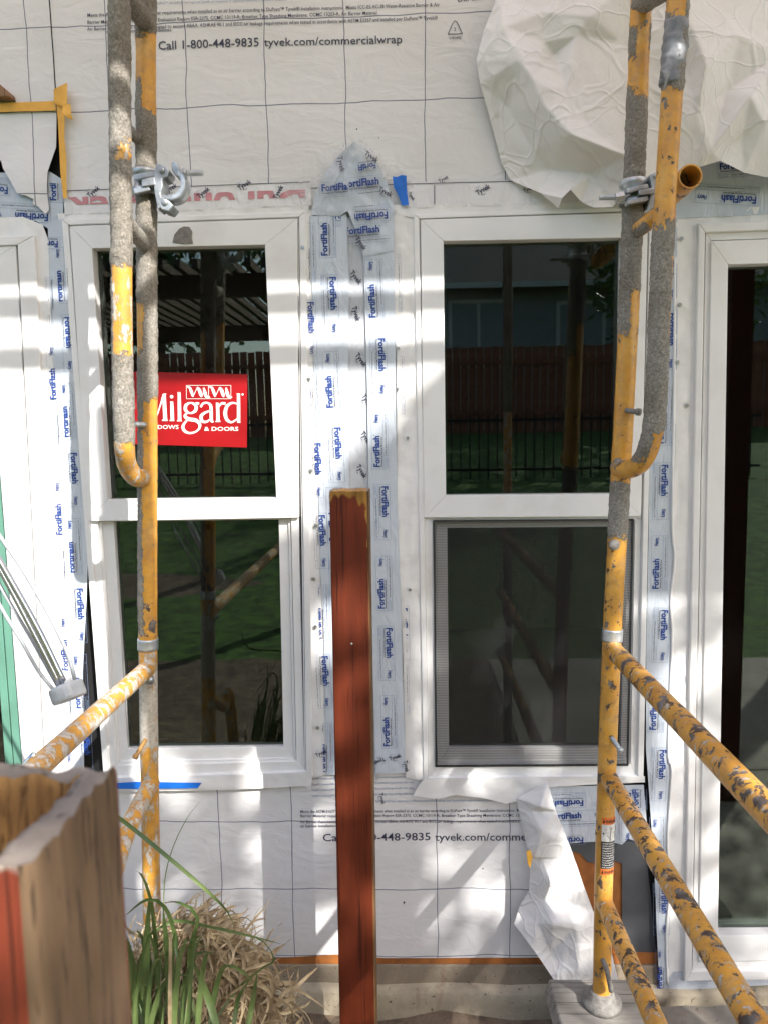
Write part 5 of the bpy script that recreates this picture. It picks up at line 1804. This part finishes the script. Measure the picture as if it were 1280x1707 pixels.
# bundle of bright rods with a round cap, coming in from the left edge
yk = -.55
rod = empty('rod_bundle', 'bundle of bright metal rods ending in a round grey cap at the left edge', 'metal rods', loc=P(115, 1150, yk))
capc = P(115, 1153, yk)
axis = (P(115, 1150, yk) - P(-10, 905, yk)); axis.y = 0; axis.normalize()
fm_ = frame_to(capc - axis * .014, axis + Vector((0, -.25, 0)))
lathe('end_cap', [(.026, -.002), (.0315, .0), (.0325, .004), (.0325, .024), (.031, .029), (.020, .030)], M['greyplastic'], rod, 28, fm_)
top = P(-150, 600, yk)
for pts, r, mt in (([(-150, 640), (-60, 800), (0, 893), (40, 952), (85, 1030), (114, 1092), (126, 1136)], .0038, 'greyplastic'),
                   ([(-155, 660), (-60, 830), (0, 935), (60, 1042), (108, 1140)], .0062, 'chrome'),
                   ([(-160, 660), (-60, 845), (0, 948), (54, 1050), (102, 1144)], .0052, 'chrome'),
                   ([(-165, 680), (-60, 860), (0, 975), (50, 1060), (98, 1146)], .0034, 'greyplastic'),
                   ([(-170, 690), (-60, 890), (0, 1008), (40, 1075), (64, 1118), (90, 1150)], .0034, 'greyplastic')):
    tube('rod', [P(x, y, yk + (.012 if r < .004 else -.006)) for x, y in pts], r, M[mt], rod, 10, .02)
tube('hanger_ring', [P(-150, 636, yk), P(-165, 640, yk), P(-172, 670, yk), P(-168, 694, yk)], .008, M['greyplastic'], rod, 10, .01)
block('foot', [(107, 1136), (115, 1132), (119, 1143), (111, 1147)], yk - .018, yk - .006, M['sealant'], rod, .001)

# ================================================================== GRASS AT THE LOWER LEFT
def ribbon(vs, fs, pts, w, nrm_hint):
    path = catmull(pts, .03)
    b = len(vs)
    n = len(path)
    for i, p in enumerate(path):
        t = (path[min(i + 1, n - 1)] - path[max(i - 1, 0)]).normalized()
        s = t.cross(nrm_hint)
        s = s.normalized() if s.length > 1e-4 else Vector((1, 0, 0))
        k = i / (n - 1)
        hw = w * .5 * (min(1, .5 + k * 3) * (1 - k ** 3) + .03)
        mid_ = p + nrm_hint * (-hw * .35)
        vs += [p - s * hw, mid_, p + s * hw]
    for i in range(n - 1):
        q = b + i * 3
        fs += [(q, q + 1, q + 4, q + 3), (q + 1, q + 2, q + 5, q + 4)]


rg = random.Random(5)
mound = P(345, 1690, -.42)
vs, fs = [], []
for k in range(3600):
    # start on a dome, then trail and curl
    th, rr = rg.uniform(0, 6.283), abs(rg.gauss(0, .5))
    r_ = min(1.15, rr)
    bx, by = mound.x - .02 + math.cos(th) * r_ * .215, mound.y + math.sin(th) * r_ * .17
    dome = max(0.02, .50 * math.sqrt(max(0, 1 - (r_ / 1.2) ** 2)) ** 1.2) + rg.uniform(-.10, .015)
    p = Vector((bx, by, max(.02, dome)))
    d = Vector((rg.uniform(-1, 1), rg.uniform(-1, .6), rg.uniform(-.5, .5))).normalized()
    curl = Vector((rg.uniform(-1, 1), rg.uniform(-1, 1), rg.uniform(-1.3, .7))) * 2.0
    pts = [p]
    for s in range(7):
        d = (d + curl * .38 + Vector((0, 0, -.06))).normalized(); curl = Matrix.Rotation(.9, 3, 'Y') @ curl
        p = p + d * rg.uniform(.014, .032)
        p.z = max(p.z, .01)
        p.y = min(p.y, -.10)
        pts.append(p.copy())
    ribbon(vs, fs, pts, rg.choice((.003, .004, .005, .006, .010)), Vector((rg.uniform(-.5, .5), -1, rg.uniform(-.2, .8))).normalized())
straw = obj('dry_grass', vs, fs, M['straw'], smooth=True)
tag(straw, 'tangled heap of dry straw-coloured grass at the foot of the wall', 'dry grass'); straw['kind'] = 'stuff'

clump = empty('grass_clump', 'clump of long green grass blades growing out of the dry grass', 'grass', loc=(P(250, 1700, -.5).x, -.5, 0))
authored = [
    ([(150, 1330), (205, 1368), (270, 1420), (340, 1480), (380, 1520), (392, 1550)], -.62, .008),
    ([(250, 1560), (290, 1535), (350, 1545), (400, 1556), (470, 1574)], -.55, .007),
    ([(273, 1560), (275, 1470), (290, 1410), (318, 1355), (344, 1328)], -.50, .0022),
    ([(300, 1640), (292, 1560), (275, 1512), (245, 1500), (205, 1530)], -.6, .008),
    ([(262, 1707), (262, 1600), (252, 1500), (236, 1458), (226, 1452)], -.58, .009),
    ([(238, 1720), (244, 1600), (250, 1488)], -.60, .016),
    ([(286, 1730), (282, 1620), (272, 1510)], -.62, .014),
    ([(330, 1740), (316, 1600), (330, 1530), (300, 1505), (270, 1505)], -.58, .009),
    ([(250, 1740), (228, 1640), (212, 1560)], -.62, .018),
    ([(300, 1740), (310, 1650), (322, 1598)], -.66, .017),
    ([(372, 1740), (346, 1660), (320, 1596)], -.70, .013),
    ([(345, 1740), (360, 1650), (376, 1610), (405, 1620), (425, 1640)], -.66, .010),
    ([(400, 1760), (418, 1690), (430, 1618)], -.66, .011),
    ([(388, 1740), (396, 1670), (418, 1630)], -.64, .009),
    ([(360, 1700), (395, 1650), (440, 1612), (458, 1600), (440, 1570), (410, 1558)], -.56, .006),
    ([(215, 1740), (214, 1640), (206, 1600)], -.64, .015),
]
for pts, yy, w in authored:
    v_, f_ = [], []
    n = len(pts)
    ribbon(v_, f_, [P(x, y, yy + .05 * math.sin(i * 1.7)) for i, (x, y) in enumerate(pts)], w, Vector((.25, -1, .2)).normalized())
    obj('blade', v_, f_, M['blade'], clump, smooth=True)
for k in range(34):
    bx = rg.uniform(205, 330); lean = rg.uniform(-40, 70); hh = rg.uniform(90, 210)
    yy = rg.uniform(-.72, -.48)
    p0, p1, p2, p3 = (bx, 1740), (bx + lean * .2, 1740 - hh * .5), (bx + lean * .6, 1740 - hh * .9), (bx + lean * 1.3, 1740 - hh * rg.uniform(.8, 1.05))
    v_, f_ = [], []
    ribbon(v_, f_, [P(*p0, yy), P(*p1, yy - .01), P(*p2, yy - .03), P(*p3, yy - .07)], rg.uniform(.005, .011), Vector((rg.uniform(-.6, .6), -1, .2)).normalized())
    obj('blade', v_, f_, M['blade'] if k % 6 else M['straw'], clump, smooth=True)

# ================================================================== OVERHEAD AND BEHIND THE VIEWER (casts the shade, shows in the panes)
diffuser_cloth = empty('diffuser', 'added beige light-filtering tarpaulin stretched overhead across the two scaffolds', 'diffuser', loc=(-.2, -.8, DECK))  # added cloth, out of view: shades the upper wall and glows warm on it
tv, tf_ = [], []
for j in range(13):
    for i in range(37):
        x, y = lerp(-1.9, 2.7, i / 36), lerp(-.16, -1.43, j / 12)
        sag = .05 * math.sin(math.pi * j / 12) * abs(math.sin(math.pi * i / 12))
        tv.append(Vector((x, y, DECK + .004 - sag * (abs(x) < 1.2) + .008 * noise.noise(Vector((x * 3, y * 3, 0))) * (0 < j < 12))))
for j in range(12):
    for i in range(36):
        q = j * 37 + i
        tf_.append((q, q + 1, q + 38, q + 37))
obj('cloth', tv, tf_, M['diffuser_cloth'], diffuser_cloth, smooth=True)
tube('hem', [Vector((-1.9, -1.43, DECK + .004)), Vector((2.7, -1.43, DECK + .004))], .008, M['diffuser_cloth'], diffuser_cloth, 8, .2)
for k, (yy, zz) in enumerate(((-1.505, 3.30), (-1.52, 3.185))):  # added tubes, out of view: cast the horizontal shade bands
    lt = tube('shade_band_tube', [Vector((-1.9, yy, zz)), Vector((1.7, yy, zz))], .0212, M['paint'], None, 18, .05, w_h)
    tag(lt, ('upper' if k == 0 else 'lower') + ' added tube overhead that casts a shade band', 'tube')

cov = empty('added_shade_cover', 'added unseen wooden cover on posts, shades the wall with a diagonal edge', 'added cover', loc=(2.6, -1.2, 0))  # added, out of view: its left edge casts the diagonal shade line
for k in range(7):
    y1 = -1.15 - k * .143
    box('shade_board', (1.19, y1 - .1415, 3.12), (4.6, y1, 3.14), M['planks'], cov)
for (x, y) in ((1.32, -2.02), (4.5, -2.02), (1.32, -1.26), (4.5, -1.26)):
    box('post', (x, y, 0), (x + .09, y + .09, 3.02), M['redpost'], cov, .004)
for y in (-2.03, -1.27):
    box('beam', (1.22, y, 3.02), (4.6, y + .09, 3.119), M['redpost'], cov, .003)

# tree whose crown filters the sun
def wall_hit(p):
    t = -p.y / SUN_DIR.y
    return proj(p + SUN_DIR * t)


def tree(name, label, base, h, crown_c, crown_r, n_leaf, leaf, seed, keep=None, holes=0.0):
    rt = random.Random(seed)
    root = empty(name, label, 'tree', loc=base)
    base = Vector(base); cc_ = Vector(crown_c)
    tp = [base, base.lerp(cc_, .45) + Vector((.2, .1, .2)), cc_]
    tube('trunk', tp, .14, M['bark'], root, 12, .25, rad=lambda t: .17 * (1 - t) ** .7 + .02)
    for k in range(9):
        d = Vector((rt.uniform(-1, 1), rt.uniform(-1, 1), rt.uniform(-.2, 1))).normalized()
        st = base.lerp(cc_, rt.uniform(.6, .98))
        e_ = cc_ + Vector((d.x * crown_r[0], d.y * crown_r[1], d.z * crown_r[2])) * .8
        if keep and not keep(*wall_hit(e_), e_): continue
        tube('limb', [st, st.lerp(e_, .5) + Vector((0, 0, .15)), e_], .04, M['bark'], root, 7, .3, rad=lambda t: .045 * (1 - t) + .008)
    vs, fs = [], []
    made = 0
    tries = 0
    while made < n_leaf and tries < n_leaf * 12:
        tries += 1
        d = Vector((rt.gauss(0, 1), rt.gauss(0, 1), rt.gauss(0, 1))).normalized() * rt.random() ** .4
        p = cc_ + Vector((d.x * crown_r[0], d.y * crown_r[1], d.z * crown_r[2]))
        if noise.noise(p * 3.6 + Vector((seed, 0, 0))) + .6 * noise.noise(p * 11) < holes: continue
        if keep and not keep(*wall_hit(p), p): continue
        a_ = Vector((rt.gauss(0, 1), rt.gauss(0, 1), rt.gauss(0, 1))).normalized()
        b_ = a_.cross(Vector((rt.gauss(0, 1), rt.gauss(0, 1), rt.gauss(0, 1)))).normalized()
        L_, W_ = leaf * rt.uniform(.7, 1.3), leaf * rt.uniform(.35, .6)
        n_ = a_.cross(b_) * leaf * .12
        q = len(vs)
        vs += [p - a_ * L_ * .5, p + b_ * W_ * .5 - n_, p + a_ * L_ * .5, p - b_ * W_ * .5 - n_]
        fs.append((q, q + 1, q + 2, q + 3))
        made += 1
    obj('crown', vs, fs, M['leaf'], root)
    return root


def shade_zone(px, py, p):
    # crown shaped for its shadow: sun-aligned gaps make dapples, lit wall area kept clear
    h = p - SUN_DIR * (p.y / SUN_DIR.y)
    if noise.noise(Vector((h.x * 6.5, 2.0, h.z * 6.5))) + .35 * noise.noise(Vector((h.x * 15, 5.0, h.z * 15))) > .17: return False
    if px < 175: return py > 1290 + 40 * noise.noise(p * 2)
    edge = 640 + (690 - px) * 1.14
    return py > edge + 14 * noise.noise(p * 3)


dist = 4.4
cw0 = P(560, 1330) - SUN_DIR * (dist / SUN_DIR.y)
tree('leafy_tree', 'leafy tree behind the viewer whose crown dapples the wall', (cw0.x + .9, cw0.y - .4, 0.0), 5, cw0, (3.2, 1.0, 1.75), 15000, .08, 3, shade_zone, -.25)
tree('leafy_tree', 'broad dark tree beyond the lawn on the left behind the viewer', (-6.5, -17, 1.4), 8, (-6.0, -17, 6.5), (3.6, 3, 3.2), 2600, .34, 9, None, -.2)
tree('leafy_tree', 'tall dark tree beside the far house behind the viewer', (7.5, -19, 1.5), 9, (7.4, -19, 7.5), (3.2, 3, 4.2), 2600, .34, 12, None, -.2)

# fence of red-brown boards across the lawn
fen = empty('board_fence', 'red-brown board fence at the top of the lawn behind the viewer', 'fence', loc=(0, -14, 1.5))
proto = None
for k in range(110):
    x = -9 + k * .165
    zb_ = lawn_z(x, -14)
    if proto is None:
        proto = box('fence_board', (-.074, -.011, 0), (.074, .011, 1.85), M['fence_red'], None, .003)
        o = proto
    else:
        o = proto.copy(); COL.objects.link(o)
    o.parent = fen
    o.location = Vector((x, -14 + .004 * (k % 3), zb_ - .05 + .01 * math.sin(k * 2.3))) - fen.location
for z in (.45, 1.5):
    box('fence_rail', (-9, -13.98, 1.5 + z), (9.2, -13.93, 1.59 + z), M['fence_red'], fen)
irf = empty('iron_fence', 'black iron picket fence across the lawn behind the viewer', 'fence', loc=(0, -9.5, 1.0))
proto = None
for k in range(70):
    x = -4.5 + k * .14
    if proto is None:
        proto = box('picket', (-.009, -.009, 0), (.009, .009, 1.0), M['iron']); o = proto
    else:
        o = proto.copy(); COL.objects.link(o)
    o.parent = irf
    o.location = Vector((x, -9.5, lawn_z(x, -9.5))) - irf.location
for z in (.15, .9):
    zz = lawn_z(0, -9.5) + z
    box('rail', (-4.6, -9.52, zz), (5.3, -9.48, zz + .04), M['iron'], irf)

hs = empty('far_house', 'grey-blue house with white framed windows beyond the fence behind the viewer', 'house', loc=(4, -24, 1.5))
box('wall', (-1.5, -30, 1.2), (17.5, -24, 6.6), M['siding'], hs)
for k in range(34):
    z = 1.4 + k * .155
    box('siding_board', (-1.5, -24, z), (17.5, -23.985 + .0, z + .14), M['siding'], hs)
rvx = [Vector(v) for v in ((-2.2, -23.2, 6.4), (18.2, -23.2, 6.4), (18.2, -27, 8.8), (-2.2, -27, 8.8), (18.2, -31, 6.4), (-2.2, -31, 6.4))]
obj('roof', rvx, [(0, 1, 2, 3), (3, 2, 4, 5), (0, 3, 5), (1, 4, 2)], M['roofing'], hs)
box('fascia', (-2.2, -23.22, 6.28), (18.2, -23.16, 6.46), M['farwhite'], hs)
for (x0_, x1_, z0_, z1_) in ((1.6, 3.4, 3.9, 5.9), (5.2, 6.6, 4.2, 5.8)):
    w_ = box('window_frame', (x0_ - .12, -23.98, z0_ - .12), (x1_ + .12, -23.90, z1_ + .12), M['farwhite'], hs)
    box('window_pane', (x0_, -23.92, z0_), ((x0_ + x1_) / 2 - .05, -23.885, z1_), M['siding'], w_)
    box('window_pane', ((x0_ + x1_) / 2 + .05, -23.92, z0_), (x1_, -23.885, z1_), M['siding'], w_)

per = empty('pergola', 'brown slatted pergola on posts to the left behind the viewer', 'pergola', loc=(-2.4, -5.5, 0))
for (x, y) in ((-4.2, -4.3), (-.9, -4.3), (-4.2, -7.2), (-.9, -7.2)):
    box('post', (x, y, -.02), (x + .1, y + .1, 2.75), M['greywood'], per)
for y in (-4.32, -7.18):
    box('beam', (-4.6, y, 2.75), (-.5, y + .08, 2.93), M['greywood'], per)
for k in range(30):
    x = -4.55 + k * .138
    box('slat', (x, -7.6, 2.932), (x + .05, -4.0, 3.0), M['bark'], per)
